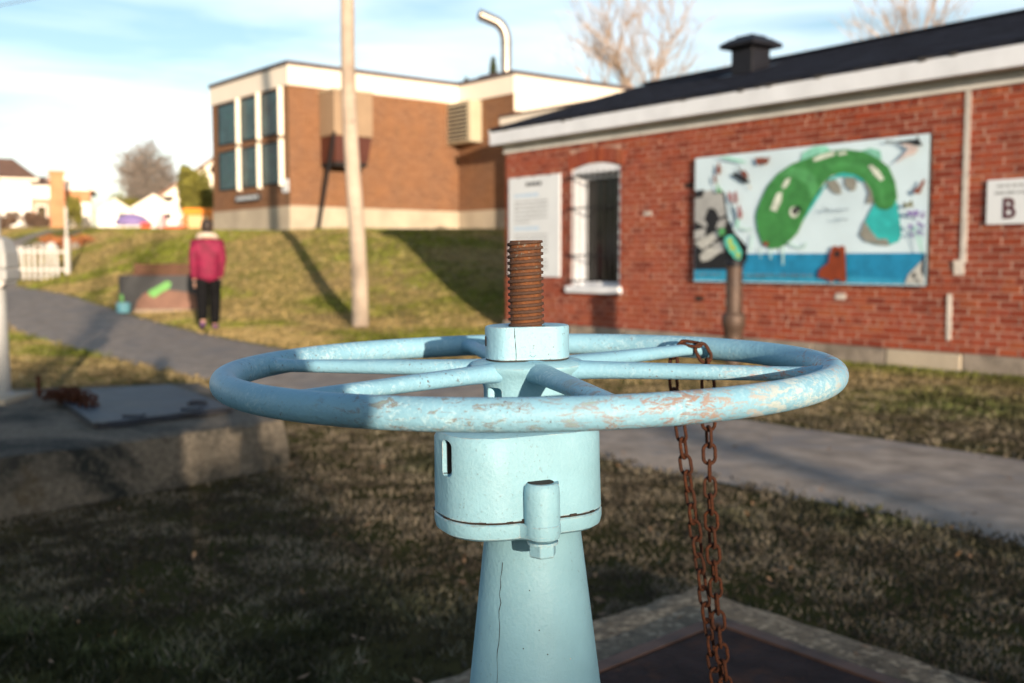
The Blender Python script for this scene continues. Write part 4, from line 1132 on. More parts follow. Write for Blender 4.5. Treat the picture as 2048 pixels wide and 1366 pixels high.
# ------------------------------------------------------------------ vegetation
def bare_tree(loc, H, label, seed, mat, fork=0.35, spread=0.55, n=(5, 6, 6, 5, 4), tr=0.2, group=None, name='bare_tree', twig=0.008):
    rnd = random.Random(seed)
    root = empty(name, loc, label, 'tree', group)
    tk, cr = MB(), MB()
    def branch(p, d, L, r, lev):
        seg = 3 if lev < 3 else 2
        pts = [p]; rad = [r]; q = p.copy(); dd = d.copy()
        for i in range(seg):
            dd = (dd + Vector((rnd.uniform(-1, 1), rnd.uniform(-1, 1), rnd.uniform(-0.4, 0.9))) * (0.10 + 0.05 * lev)).normalized()
            q = q + dd * (L / seg); pts.append(q.copy()); rad.append(r * (1 - 0.75 * (i + 1) / seg) if lev else r * (1 - 0.35 * (i + 1) / seg))
        (tk if lev < 2 else cr).tube(pts, [max(x, twig) for x in rad], 7 if lev == 0 else (5 if lev < 2 else 3), cap=False)
        if lev >= len(n): return
        for k in range(n[lev]):
            t = rnd.uniform(fork, 1.0) if lev == 0 else rnd.uniform(0.25, 1.0)
            i = min(int(t * seg), seg - 1); f = t * seg - i
            b = pts[i].lerp(pts[i + 1], f)
            ax = dd.orthogonal().normalized()
            ax.rotate(Matrix.Rotation(2 * math.pi * (k / n[lev] + rnd.random() * 0.3), 3, dd))
            nd_ = (dd * (1 - spread * rnd.uniform(0.5, 1.0)) + ax * spread * rnd.uniform(0.6, 1.1) + Vector((0, 0, 0.15))).normalized()
            branch(b, nd_, L * rnd.uniform(0.5, 0.72) * (1.0 if lev else 1.05), max(r * 0.5, twig), lev + 1)
    branch(Vector((0, 0, -0.2)), Vector((0, 0, 1)), H * 0.42, tr, 0)
    tk.build('trunk', mat, root, 60)
    cr.build('crown', mat, root)
    return root

def leaf_cloud(mb, pts, size, rnd):
    for p in pts:
        a = Vector((rnd.gauss(0, 1), rnd.gauss(0, 1), rnd.gauss(0, 1))).normalized()
        b = a.orthogonal().normalized(); s = size * rnd.uniform(0.6, 1.3)
        mb.add([p + a * s, p + b * s * 0.5, p - a * s, p - b * s * 0.5], [(0, 1, 2, 3)])

def conifer(loc, H, w, label, seed, group=None, n=5200):
    rnd = random.Random(seed); root = empty('conifer_tree', loc, label, 'tree', group)
    mb = MB(); mb.tube([(0, 0, -0.2), (0, 0, H * 0.97)], [H * 0.018, 0.01], 7); mb.build('trunk', MT['bark2'], root, 60)
    mb = MB(); P = []
    while len(P) < n:
        t = rnd.random() ** 0.7; lay = math.floor(t * 14) / 14 + rnd.random() ** 2 / 16
        r = w * (1 - lay) * rnd.uniform(0.25, 1.0) * (0.8 + 0.2 * math.sin(14 * lay)); a = rnd.random() * 6.283
        if math.sin(a * 5 + int(t * 14) * 2.1) < -0.55: continue
        P.append(Vector((r * math.cos(a), r * math.sin(a), H * (0.10 + 0.9 * lay) - r * 0.25)))
    leaf_cloud(mb, P, 0.13, rnd); mb.build('crown', MT['needles'], root)
    return root

def bush(loc, rx, ry, h, label, mat, seed, n=1500, size=0.09, name='shrub', cat='shrub', group=None, stems=True):
    rnd = random.Random(seed); root = empty(name, loc, label, cat, group)
    C = [(rnd.uniform(-0.6, 0.6) * rx, rnd.uniform(-0.6, 0.6) * ry, rnd.uniform(0.3, 0.75) * h, rnd.uniform(0.28, 0.5)) for _ in range(9)]
    mb = MB(); P = []
    while len(P) < n:
        c = rnd.choice(C); v = Vector((rnd.gauss(0, 1), rnd.gauss(0, 1), rnd.gauss(0, 1))).normalized() * rnd.random() ** 0.4
        p = Vector((c[0] + v.x * rx * c[3], c[1] + v.y * ry * c[3], max(0.03, c[2] + v.z * h * c[3])))
        P.append(p)
    leaf_cloud(mb, P, size, rnd); mb.build('foliage', mat, root)
    if stems:
        mb = MB()
        for c in C[:6]:
            mb.tube([(c[0] * 0.2, c[1] * 0.2, -0.1), (c[0], c[1], c[2])], [0.03, 0.012], 5, cap=False)
        mb.build('stem', MT['bark2'], root)
    return root

def G(x, y, dz=0): return (x, y, float(gz(x, y)) + dz)
bare_tree(G(5.6, 47), 14.2, 'large bare tree fanning out behind the school roof near the roof vent', 5, MT['bark'], 0.30, 0.50, (8, 6, 4, 4), 0.22, 'bare trees', twig=0.0045)
bare_tree(G(17.0, 47), 14.5, 'bare treetop showing above the dark shingle roof of the low brick building', 21, MT['bark'], 0.35, 0.5, (8, 6, 4, 4), 0.20, 'bare trees', twig=0.0045)
bare_tree(G(-26.0, 76), 7.6, 'round grey bare tree between the far houses', 8, MT['bark2'], 0.15, 0.70, (14, 9, 7, 5), 0.26, 'bare trees', twig=0.009)
conifer(G(-1.05, 60), 9.5, 2.3, 'tall dark conifer tip beside the bent steel flue', 3, 'conifers')
conifer(G(-2.6, 61), 8.5, 2.0, 'small dark conifer tip just showing over the school roof', 4, 'conifers')
bush(G(-15.2, 51), 0.95, 1.0, 2.7, 'tall olive green evergreen bush against the end of the school', MT['hedge'], 3, 3600, 0.13, 'evergreen_bush', 'bush')
bush(G(-14.1, 50.2), 0.5, 0.6, 2.3, 'smaller green bush beside the olive evergreen by the school', MT['hedge'], 9, 1400, 0.10, 'evergreen_bush', 'bush')
bush(G(-25.3, 70), 1.3, 0.9, 1.9, 'low green bush under the round bare tree', MT['hedge'], 5, 1500, 0.13, 'evergreen_bush', 'bush')
bush(G(-23.6, 57.5), 0.45, 0.5, 1.7, 'narrow green bush beside the orange brick chimney', MT['hedge'], 6, 900, 0.11, 'evergreen_bush', 'bush')
bush(G(-26.3, 55), 1.3, 0.7, 0.95, 'brown leafless shrub in front of the white house wall', MT['shrub'], 7, 1100, 0.10, 'winter_shrub', 'shrub')
bush(G(-24.0, 54), 0.8, 0.6, 0.8, 'grey brown shrub at the foot of the orange brick chimney', MT['shrub'], 8, 900, 0.10, 'winter_shrub', 'shrub')
fb = bush(G(-15.6, 37.5), 1.0, 0.7, 0.42, 'flower bed of rusty orange plants edged with pale stones', MT['orange'] if False else M('rusty_leaves', (0.34, 0.13, 0.05), 0.9, 0.4, 4), 10, 900, 0.07, 'flower_bed', 'flower bed', stems=False)
for k in range(9):
    mb = MB(); a = k * 0.75
    mb.rings([[(r * math.cos(t * 1.047) * random.uniform(0.8, 1.2), r * math.sin(t * 1.047) * random.uniform(0.8, 1.2), z) for t in range(6)] for r, z in ((0.16, -0.08), (0.20, 0.04), (0.10, 0.17))])
    mb.build('edge_stone', MT['stone'] if k % 2 else MT['picket'], fb, 60, (1.05 * math.cos(a), 0.85 * math.sin(a) - 0.1, 0.0))

# ------------------------------------------------------------------ houses beyond the lawn
def gable(mb, x0, x1, y0, y1, z0, z1, axis='x'):
    """roof prism with its ridge along axis"""
    if axis == 'x':
        ym = (y0 + y1) / 2; v = [(x0, y0, z0), (x0, y1, z0), (x0, ym, z1), (x1, y0, z0), (x1, y1, z0), (x1, ym, z1)]
    else:
        xm = (x0 + x1) / 2; v = [(x0, y0, z0), (x1, y0, z0), (xm, y0, z1), (x0, y1, z0), (x1, y1, z0), (xm, y1, z1)]
    mb.add(v, [(0, 1, 2), (3, 5, 4), (0, 2, 5, 3), (1, 4, 5, 2), (0, 3, 4, 1)])

h = empty('white_house', G(-30, 58), 'white house with brown hipped roof and a tall orange brick chimney', 'house', rot=(0, 0, R(24)))
b = MB(); b.box(-9, 3.55, 0, 9, -0.6, 2.95); b.build('wall', MT['hwhite'], h)
b = MB(); b.box(3.56, 4.6, 0.4, 8, -0.6, 2.05); b.build('brick_wall', MT['hbrick2'], h)
b = MB(); b.box(3.56, 4.9, 0.45, 8, 2.051, 2.80); b.build('upper_wall', MT['hwhite'], h)
b = MB(); b.box(-9.4, 3.95, -0.45, 9.4, 2.951, 3.10); b.build('eaves', MT['cream'], h)
b = MB(); b.add([(-9.5, -0.5, 3.10), (4.0, -0.5, 3.10), (4.0, 9.5, 3.10), (-9.5, 9.5, 3.10), (-6, 4.2, 4.55), (2.6, 4.2, 4.55)], [(0, 1, 5, 4), (1, 2, 5), (2, 3, 4, 5), (3, 0, 4), (3, 2, 1, 0)]); rf = b.build('roof', MT['hroof'], h)
b = MB(); gable(b, 3.0, 5.0, 0.2, 8.5, 2.82, 3.55, 'x'); b.build('lower_roof', MT['hroof'], h)
b = MB(); b.lathe([(0.03, 0), (0.16, 0), (0.16, 0.35), (0.03, 0.4)], 10, (0.8, 1.2)); o = b.build('vent_pipe', MT['iron'], rf); o.location = (0, 0, 3.5)
b = MB(); b.box(4.50, 5.25, -0.3, 0.5, -0.6, 3.42); ch = b.build('chimney', MT['hbrick'], h)
b = MB(); b.box(4.43, 5.32, -0.38, 0.58, 3.421, 3.58); b.build('chimney_cap', MT['hbrick'], ch)
b = MB(); b.box(3.75, 4.35, 0.34, 0.397, 0.4, 1.7); w = b.build('window', MT['hwhite'], h)
b = MB(); b.box(3.82, 4.28, 0.31, 0.338, 0.48, 1.62); b.build('pane', MT['dark_glass'], w)
h = empty('gabled_house', G(-24.6, 63.4, -0.3), 'gable end of a white house with orange brick lower wall behind the chimney', 'house', rot=(0, 0, R(21)))
b = MB(); b.box(-3.3, -0.4, 0, 6, 1.75, 2.46); b.build('brick_wall', MT['hbrick'], h)
b = MB(); b.box(-3.3, -0.4, 0.02, 6, -0.6, 1.748); b.build('wall', MT['hwhite'], h)
b = MB(); gable(b, -3.4, -0.3, -0.02, 6, 2.461, 3.5, 'y'); b.build('gable', MT['hwhite'], h)
b = MB(); b.bar((-1.85, 2.9, 3.56), (-0.1, 2.9, 2.42), 6.2, 0.09); b.bar((-1.86, 2.9, 3.55), (-3.6, 2.9, 2.42), 6.2, 0.085); b.build('roof', MT['cream'], h)
for i, (x, w_, hh, lab) in enumerate(((-21.9, 1.9, 1.35, 'small white shed with lean-to roof next to the gabled house'), (-20.2, 2.4, 1.6, 'white shed with a pointed gable before the bare tree'))):
    h = empty('garden_shed', G(x - 2.2, 62 + i), lab, 'shed', 'white sheds', (0, 0, R(20)))
    b = MB(); b.box(0, w_, 0, 2.4, -0.4, hh * 0.72); b.build('wall', MT['hwhite'], h)
    b = MB(); gable(b, -0.15, w_ + 0.15, -0.1, 2.5, hh * 0.72 + 0.002, hh * 1.25, 'y'); b.build('roof', MT['cream'], h)
    b = MB(); b.box(w_ * 0.6, w_ * 0.9, -0.03, -0.003, 0.5, 0.85); b.build('window', MT['dark_glass'], h)
h = empty('cream_house', G(-20.9, 66), 'cream house with a sloping brown roof line behind the orange play equipment', 'house', rot=(0, 0, R(17)))
b = MB(); b.box(0.0, 6, 0, 7, -0.5, 1.9); b.build('wall', MT['hwhite'], h)
b = MB(); gable(b, -0.8, 6.4, -0.1, 7, 1.902, 4.5, 'y'); b.build('gable', MT['cream'], h)
b = MB(); b.bar((-1.0, -0.2, 1.85), (2.85, -0.2, 4.62), 0.5, 0.14); b.bar((2.75, -0.2, 4.62), (6.7, -0.2, 1.85), 0.5, 0.14); b.bar((-1.0, 3.5, 1.87), (2.85, 3.5, 4.64), 6.8, 0.10); b.build('roof', MT['hroof'], h)
b = MB(); b.box(1.0, 1.9, -0.04, -0.003, 0.6, 1.6); w = b.build('window', MT['hwhite'], h)
b = MB(); b.box(1.08, 1.82, -0.06, -0.041, 0.68, 1.52); b.build('pane', MT['dark_glass'], w)
h = empty('pale_garage', G(-22.3, 63.5), 'small pale garage roof behind the purple play canopy', 'garage', rot=(0, 0, R(19)))
b = MB(); b.box(0, 2.6, 0, 3, -0.4, 0.8); b.build('wall', MT['hwhite'], h)
b = MB(); b.add([(-0.1, -0.1, 0.80), (2.7, -0.1, 1.9), (2.7, 3.1, 1.9), (-0.1, 3.1, 0.80), (2.7, -0.1, 0.8), (2.7, 3.1, 0.8)], [(0, 1, 2, 3), (0, 4, 1), (3, 2, 5), (1, 4, 5, 2), (0, 3, 5, 4)]); b.build('roof', MT['cream'], h)

# ------------------------------------------------------------------ play equipment
p = empty('play_canopy', G(-17.1, 48, -0.3), 'purple play canopy on slim posts', 'play equipment')
b = MB(); b.rings([[(r * math.cos(t * math.pi / 6), r * 0.8 * math.sin(t * math.pi / 6), z) for t in range(12)] for r, z in ((0.72, 0.45), (0.78, 0.62), (0.55, 0.85), (0.15, 0.98))]); b.build('canopy', MT['purple'], p, 50)
for x in (-0.4, 0.4):
    b = MB(); b.tube([(x, 0, -0.1), (x, 0, 0.6)], 0.04, 8); b.build('post', MT['tan'], p)
p = empty('red_play_house', G(-15.6, 47.5, -0.1), 'low red play house with a pink slide tower', 'play equipment')
b = MB(); b.box(-0.95, -0.33, 0, 0.9, -0.1, 0.38); b.build('side_wall', MT['red'], p)
b = MB(); b.box(0.08, 0.92, 0, 0.9, -0.1, 0.22); b.build('side_wall', MT['red'], p)
b = MB(); b.box(-0.30, 0.06, -0.1, 0.5, -0.1, 0.78); o = b.build('tower', MT['pink'], p); bevel(o, 0.05)
b = MB(); b.bar((-0.12, -0.12, 0.7), (-0.12, -0.9, 0.0), 0.22, 0.04); b.build('slide', MT['hwhite'], p)
b = MB(); b.box(0.2, 0.7, 0.1, 0.8, 0.222, 0.55); o = b.build('seat_block', MT['hwhite'], p); bevel(o, 0.06)
p = empty('orange_play_frame', G(-14.2, 48.5), 'bright orange beam over tan play panels', 'play equipment')
b = MB(); b.box(-0.75, 0.62, -0.1, 0.2, 0.62, 0.92); bevel(b.build('beam', MT['orange'], p), 0.04)
b = MB(); b.box(-0.55, 0.75, 0.0, 0.12, -0.1, 0.60); b.build('panel', MT['tan'], p)
for x in (-0.68, 0.55):
    b = MB(); b.tube([(x, -0.05, -0.1), (x, -0.05, 0.64)], 0.05, 8); b.build('post', MT['orange'], p)

# ------------------------------------------------------------------ white picket fence
fx0, fx1, fy = -15.4, -13.0, 31.0
fz = 0.76
fn = empty('picket_fence', (fx0, fy, fz), 'short white picket fence with one taller end post beside the path', 'fence')
FL = fx1 - fx0
k = 0; x = 0.0
while x < FL - 0.1:
    b = MB(); a = random.uniform(-0.05, 0.05); b.bar((x, 0, -0.15), (x + a, 0, 0.80 + random.uniform(-0.02, 0.02)), 0.075, 0.025, Vector((0, 1, 0)))
    b.build('picket', MT['picket'], fn); x += 0.165
for z in (0.10, 0.62):
    b = MB(); b.box(-0.05, FL + 0.02, 0.02, 0.06, z, z + 0.07); b.build('rail', MT['picket'], fn)
b = MB(); b.box(FL - 0.02, FL + 0.10, -0.05, 0.07, -0.3, 1.05); b.build('post', MT['picket'], fn)
b = MB(); b.box(FL + 0.0, FL + 0.06, -0.02, 0.04, 1.051, 1.95); b.build('sign_stake', MT['picket'], fn)
# ------------------------------------------------------------------ concrete pads
def rough_slab(name, quad, z0, z1, n, amp, mat, label, cat='concrete pad'):
    """slab with worn uneven top and ragged edges; quad counter-clockwise"""
    Q = [Vector((*q, 0)) for q in quad]
    root = link(name, None)
    def P(u, v): return (Q[0] * (1 - u) + Q[1] * u) * (1 - v) + (Q[3] * (1 - u) + Q[2] * u) * v
    mb = MB(); idx = {}
    for j in range(n + 1):
        for i in range(n + 1):
            p = P(i / n, j / n)
            e = i in (0, n) or j in (0, n)
            h = (float(fbm(np.array(p.x), np.array(p.y), 3.0, 5, 4)) - 0.5) * amp
            if e: h -= abs(random.gauss(0, 0.006)) + 0.004; p = p + Vector((random.gauss(0, 0.006), random.gauss(0, 0.006), 0))
            idx[i, j] = len(mb.v); mb.v.append((p.x, p.y, z1 + h))
    for j in range(n):
        for i in range(n):
            mb.face((idx[i, j], idx[i + 1, j], idx[i + 1, j + 1], idx[i, j + 1]))
    rim = [(i, 0) for i in range(n)] + [(n, j) for j in range(n)] + [(i, n) for i in range(n, 0, -1)] + [(0, j) for j in range(n, 0, -1)]
    cc = sum(Q, Vector()) / 4; L = 4; rows = [[idx[r] for r in rim]]
    for l in range(1, L + 1):
        row = []
        for r in rim:
            x, y, z = mb.v[idx[r]]; d = (Vector((x, y, 0)) - cc).normalized()
            o = 0.012 + 0.012 * l + random.gauss(0, 0.008)
            row.append(len(mb.v)); mb.v.append((x + d.x * o, y + d.y * o, z1 + (z0 - z1) * l / L))
        rows.append(row)
    m = len(rim)
    for l in range(L):
        for k in range(m):
            mb.face((rows[l][k], rows[l][(k + 1) % m], rows[l + 1][(k + 1) % m], rows[l + 1][k]))
    bpy.data.objects.remove(root)
    o = mb.build(name, mat, smooth=45)
    return tag(o, label, cat)

PAD_Z = 0.10
c0 = Vector((0.57, 3.23)); da = Vector((-0.72, -0.69)); db = Vector((0.60, -0.80))
quadR = [c0, c0 + da * 3.3, c0 + da * 3.3 + db * 3.0, c0 + db * 3.0]
rough_slab('concrete_pad', quadR, -0.25, PAD_Z, 44, 0.018, MT['pad'], 'rough speckled concrete pad under the light blue gear stand')
def plate(name, quad, z, th, mat, label, lip=0.0, mats=None):
    Q = [Vector((*q, 0)) for q in quad]; cc = sum(Q, Vector()) / 4
    root = empty(name, (cc.x, cc.y, z), label, 'hatch plate')
    L = [q - cc for q in Q]
    mb = MB(); mb.prism([(p.x, p.y) for p in L], 0, th)
    bevel(mb.build('plate', mat, root), 0.004)
    for k in range(4):
        a, b = L[k] * 1.045, L[(k + 1) % 4] * 1.045
        mb = MB(); mb.bar(a, b, 0.045, 0.016 + lip * 2); o = mb.build('frame_bar', mats or mat, root); o.location = (0, 0, 0.005 + 0.0013 * k)
    if lip < 0.005: return root
    # lifting ring and hinges
    mb = MB(); q = L[0] * 0.7; mb.tube([(q.x + 0.05 * math.cos(t), q.y + 0.05 * math.sin(t), th + 0.012) for t in [i * math.pi / 8 for i in range(16)]], 0.008, 6, close=True); mb.build('lifting_ring', mat, root, 60)
    for f in (0.25, 0.75):
        q = L[0].lerp(L[3], f) * 0.93; mb = MB(); mb.box(q.x - 0.05, q.x + 0.05, q.y - 0.035, q.y + 0.035, th, th + 0.012); mb.build('hinge', mat, root)
    return root
h0 = Vector((0.56, 2.80)); 
plate('hatch_plate', [h0, h0 + da * 1.05 + Vector((0.0, 0.0)), h0 + da * 1.05 + db * 1.35, h0 + db * 1.35], PAD_Z + 0.006, 0.016, MT['rust_plate'], 'rusty brown steel hatch plate let into the speckled concrete pad', 0.004, M('rusted_angle_iron', (0.075, 0.040, 0.028), 0.6, 0.5, 9, 0.2))
SL_Z = 0.26
quadL = [Vector((-1.24, 5.68)), Vector((-2.21, 7.42)), Vector((-5.25, 6.40)), Vector((-3.47, 3.12))]
rough_slab('concrete_slab', quadL, -0.2, SL_Z, 48, 0.022, MT['slab'], 'raised stained concrete slab with a blue-grey hatch beside the path', 'concrete slab')
plate('hatch_plate', [Vector((-1.62, 5.93)), Vector((-2.30, 7.00)), Vector((-2.85, 6.62)), Vector((-2.10, 5.36))], SL_Z + 0.010, 0.02, MT['blue_plate'], 'blue-grey steel hatch plate lying on the raised stained slab', 0.006)

# ------------------------------------------------------------------ the sluice gear stand (root at the pad; all parts in its frame)
RX, RY = 0.030, 1.0875
stand = empty('gear_stand', (RX, RY, PAD_Z), 'light blue cast iron gear stand with a spoked handwheel and rusty screw', 'gear stand', rot=(0, R(-0.9), 0))
PT = MT['paint']
mb = MB()
prof = [(0.0, 0.005), (0.20, 0.005), (0.20, 0.032), (0.185, 0.040), (0.150, 0.046), (0.132, 0.065), (0.122, 0.10)]
prof += [(0.1215 - 0.0995 * (z - 0.10) * 1.155, z) for z in np.linspace(0.14, 0.735, 14)] + [(0.0, 0.7355)]
mb.lathe(prof, 56, (0.003, 0.0))
col_o = mb.build('column', PT, stand, 40)
for k in range(6):
    a = k * math.pi / 3 + 0.3
    b = MB(); b.lathe([(0.0, 0.03), (0.016, 0.03), (0.016, 0.052), (0, 0.052)], 6, (0.17 * math.cos(a), 0.17 * math.sin(a))); b.build('anchor_bolt', PT, stand)

def stadium(ax, ay, bx, by, r, n=28):
    a, b = Vector((ax, ay)), Vector((bx, by)); d = (b - a).normalized(); th = math.atan2(d.y, d.x)
    return [(b.x + r * math.cos(th - math.pi / 2 + math.pi * k / n), b.y + r * math.sin(th - math.pi / 2 + math.pi * k / n)) for k in range(n + 1)] + \
           [(a.x + r * math.cos(th + math.pi / 2 + math.pi * k / n), a.y + r * math.sin(th + math.pi / 2 + math.pi * k / n)) for k in range(n + 1)]
def polar(shapes, c, n=140, blend=0.006):
    """outline of the union of circles/stadiums seen from c, softly blended"""
    out = []
    for k in range(n):
        th = 2 * math.pi * k / n; d = (math.cos(th), math.sin(th)); rs = []
        for shp in shapes:
            if shp is not None: (ax, ay, bx, by, r) = shp
            def inside(t):
                if shp is None: return case_sdf(c[0] + d[0] * t, c[1] + d[1] * t, 0.0017) <= 0
                x, y = c[0] + d[0] * t, c[1] + d[1] * t
                vx, vy = bx - ax, by - ay; L2 = vx * vx + vy * vy
                u = 0 if L2 == 0 else max(0, min(1, ((x - ax) * vx + (y - ay) * vy) / L2))
                return math.hypot(x - ax - u * vx, y - ay - u * vy) <= r
            ts = [t for t in np.linspace(0, 0.2, 401) if inside(t)]
            rs.append(max(ts) if ts else 0)
        s = [r for r in rs if r > 0]; m = max(s)
        if len(s) > 1 and s[0] > 0:
            m = m + blend * math.log(sum(math.exp((r - m) / blend) for r in s)) * 0.55
        out.append((c[0] + d[0] * m, c[1] + d[1] * m))
    # smooth once
    return [((out[k - 1][0] + 2 * out[k][0] + out[(k + 1) % n][0]) / 4, (out[k - 1][1] + 2 * out[k][1] + out[(k + 1) % n][1]) / 4) for k in range(n)]
def loft(mb, outline, prof):
    """prof: (inset, z)"""
    n = len(outline); nr = []
    for k in range(n):
        t = Vector(outline[(k + 1) % n]) - Vector(outline[k - 1]); nr.append(Vector((t.y, -t.x)).normalized())
    mb.rings([[(outline[k][0] - nr[k].x * i, outline[k][1] - nr[k].y * i, z) for k in range(n)] for i, z in prof])
# gear case: rounded box turned about 24 degrees, longer on its near left side; in the stand's frame
CE, CN, CCX, CCY = (0.9135, 0.4067), (0.4067, -0.9135), 0.0046, -0.0235
CL, CRT, CB, CR = 0.0997, 0.0636, 0.060, 0.050
def case_outline(grow=0.0, n=14):
    r = CR + grow; out = []
    def P(u, v): return (CCX + CE[0] * u + CN[0] * v, CCY + CE[1] * u + CN[1] * v)
    a0 = math.atan2(CN[1], CN[0])
    # corners counter-clockwise: front-right, back-right, back-left, front-left
    for (u, v), st in (((CRT - CR, CB - CR), 0), ((CRT - CR, -(CB - CR)), 90), ((-(CL - CR), -(CB - CR)), 180), ((-(CL - CR), CB - CR), 270)):
        cx, cy = P(u, v)
        for k in range(n + 1):
            a = a0 + R(st) + R(90) * k / n
            out.append((cx + r * math.cos(a), cy + r * math.sin(a)))
    return out
def case_sdf(x, y, grow=0.0):
    u = (x - CCX) * CE[0] + (y - CCY) * CE[1]; v = (x - CCX) * CN[0] + (y - CCY) * CN[1]
    um, uh = (CRT - CL) / 2, (CRT + CL) / 2
    qx, qy = abs(u - um) - (uh - CR), abs(v) - (CB - CR)
    return math.hypot(max(qx, 0), max(qy, 0)) + min(max(qx, qy), 0) - CR - grow
LUG = (0.0106, -0.0950, 0.0106, -0.0950, 0.0172)
mb = MB()
loft(mb, case_outline(), [(0.03, 0.838), (0.010, 0.8375), (0.003, 0.835), (0.0, 0.829), (-0.0002, 0.80), (-0.0008, 0.758), (-0.001, 0.7555)])
case = mb.build('gear_case', PT, stand, 40)
cb = MB(); cb.box(-0.1125, -0.0749, -0.20, -0.0675, 0.795, 0.8305)
ck = link('cutter', cb.mesh('cutter', PT)); ck.parent = stand
ck.rotation_euler = (0, 0, 0)
bv = ck.modifiers.new('b', 'BEVEL'); bv.width = 0.005; bv.segments = 3
bpy.context.view_layer.update()
cut(case, ck)
mb = MB(); mb.box(-0.0800, -0.0750, -0.0700, -0.0678, 0.7965, 0.829); mb.box(-0.084, -0.0801, -0.0690, -0.0676, 0.7955, 0.7975)
mb.build('slot_shade', MT['crack'], case)  # dark sheet standing in for the slot's deep shade
mb = MB(); mb.lathe([(0.0, 0.742), (0.0172, 0.7422), (0.0172, 0.781), (0.0165, 0.7885), (0.0135, 0.7915), (0.0, 0.792)], 28, (LUG[0], LUG[1]))
mb.box(LUG[0] - 0.0165, LUG[0] + 0.0165, LUG[1], LUG[1] + 0.03, 0.758, 0.790)
mb.build('case_lug', PT, case, 40)
mb = MB(); mb.lathe([(0.0, 0.7918), (0.0128, 0.7918), (0.0122, 0.7923), (0.0, 0.7924)], 20, (LUG[0] - 0.001, LUG[1] + 0.003)); mb.build('lug_grime', MT['crack'], case)
outl = polar([None, LUG[:4] + (0.0182,)], (-0.020, -0.03))
mb = MB(); loft(mb, outl, [(0.03, 0.7532), (0.0012, 0.7532), (0.0, 0.7520), (0.0, 0.745), (0.0015, 0.739), (0.006, 0.7362), (0.03, 0.7355)])
flg = mb.build('case_flange', PT, stand, 40)
mb = MB(); loft(mb, outl, [(0.03, 0.7572), (0.0026, 0.7572), (0.0024, 0.7533), (0.03, 0.7533)])
for k in range(0, len(outl)):
    if random.random() < 0.16 and not -0.014 < outl[k][0] < 0.036:
        x, y = outl[k]; w = random.uniform(0.002, 0.006); t = Vector(outl[(k + 1) % len(outl)]) - Vector(outl[k - 1]); t.normalize()
        mb.bar((x - t.x * w - t.y * 0.0006, y - t.y * w + t.x * 0.0006, 0.7552), (x + t.x * w - t.y * 0.0006, y + t.y * w + t.x * 0.0006, 0.7554), 0.004, random.uniform(0.0012, 0.0030))
mb.build('joint_gap', MT['crack'], flg, 40)
mb = MB(); mb.lathe([(0.0, 0.7357), (0.0150, 0.7357), (0.0150, 0.7335), (0.0, 0.7335)], 24, LUG[:2]); mb.build('washer', PT, flg, 40)
mb = MB(); mb.lathe([(0.0, 0.7333), (0.0130, 0.7333), (0.0135, 0.731), (0.0135, 0.7225), (0.0122, 0.7205), (0.0, 0.7205)], 6, LUG[:2], Matrix.Translation((LUG[0], LUG[1], 0)) @ Matrix.Rotation(0.35, 4, 'Z') @ Matrix.Translation((-LUG[0], -LUG[1], 0)))
bevel(mb.build('bolt_head', PT, flg), 0.0009)
# paint cracks: thin dark lines lying in the coat
def crack(name, pts, parent, w=0.0007):
    mb = MB(); mb.tube(pts, [w * 0.62 * random.uniform(0.3, 1.3) for _ in pts], 4); return mb.build(name, MT['crack'], parent)
def on_cone(px, z):
    r = 0.1215 - 0.0995 * (z - 0.10) * 1.155 + 0.0001; a = math.asin(max(-1, min(1, px / r))); return (0.003 + r * math.sin(a), -r * math.cos(a), z)
crack('paint_crack', [on_cone(-0.0325 - 0.055 * (0.70 - z) + random.uniform(-0.0012, 0.0012), z) for z in np.linspace(0.70, 0.50, 26)], col_o, 0.0006)
def on_case(th, z):
    best = None
    for x, y in case_outline(0.0, 60):
        a = math.atan2(y + 0.03, x + 0.020)
        if best is None or abs(a - th) < best[0]: best = (abs(a - th), x, y)
    return (best[1] * 1.0, best[2] - 0.0002, z)
crack('paint_crack', [on_case(-2.15 + 0.012 * math.sin(z * 500), z) for z in np.linspace(0.757, 0.778, 9)], case, 0.0006)
crack('paint_crack', [on_case(-1.62 + 0.03 * (z - 0.757) * 20, z) for z in np.linspace(0.760, 0.771, 6)], case, 0.0004)
for x, z in ((-0.012, 0.618), (0.012, 0.612), (0.035, 0.604), (0.004, 0.636), (-0.005, 0.675)):
    q = on_cone(x, z); mb = MB(); mb.lathe([(0.0, -0.0004), (0.0007, -0.0003), (0.0005, 0.0004), (0, 0.0004)], 7, M=Matrix.Translation(q) @ Matrix.Rotation(R(90), 4, 'X')); mb.build('paint_chip', MT['crack'] if x < 0.03 else MT['mortar_white'], col_o)

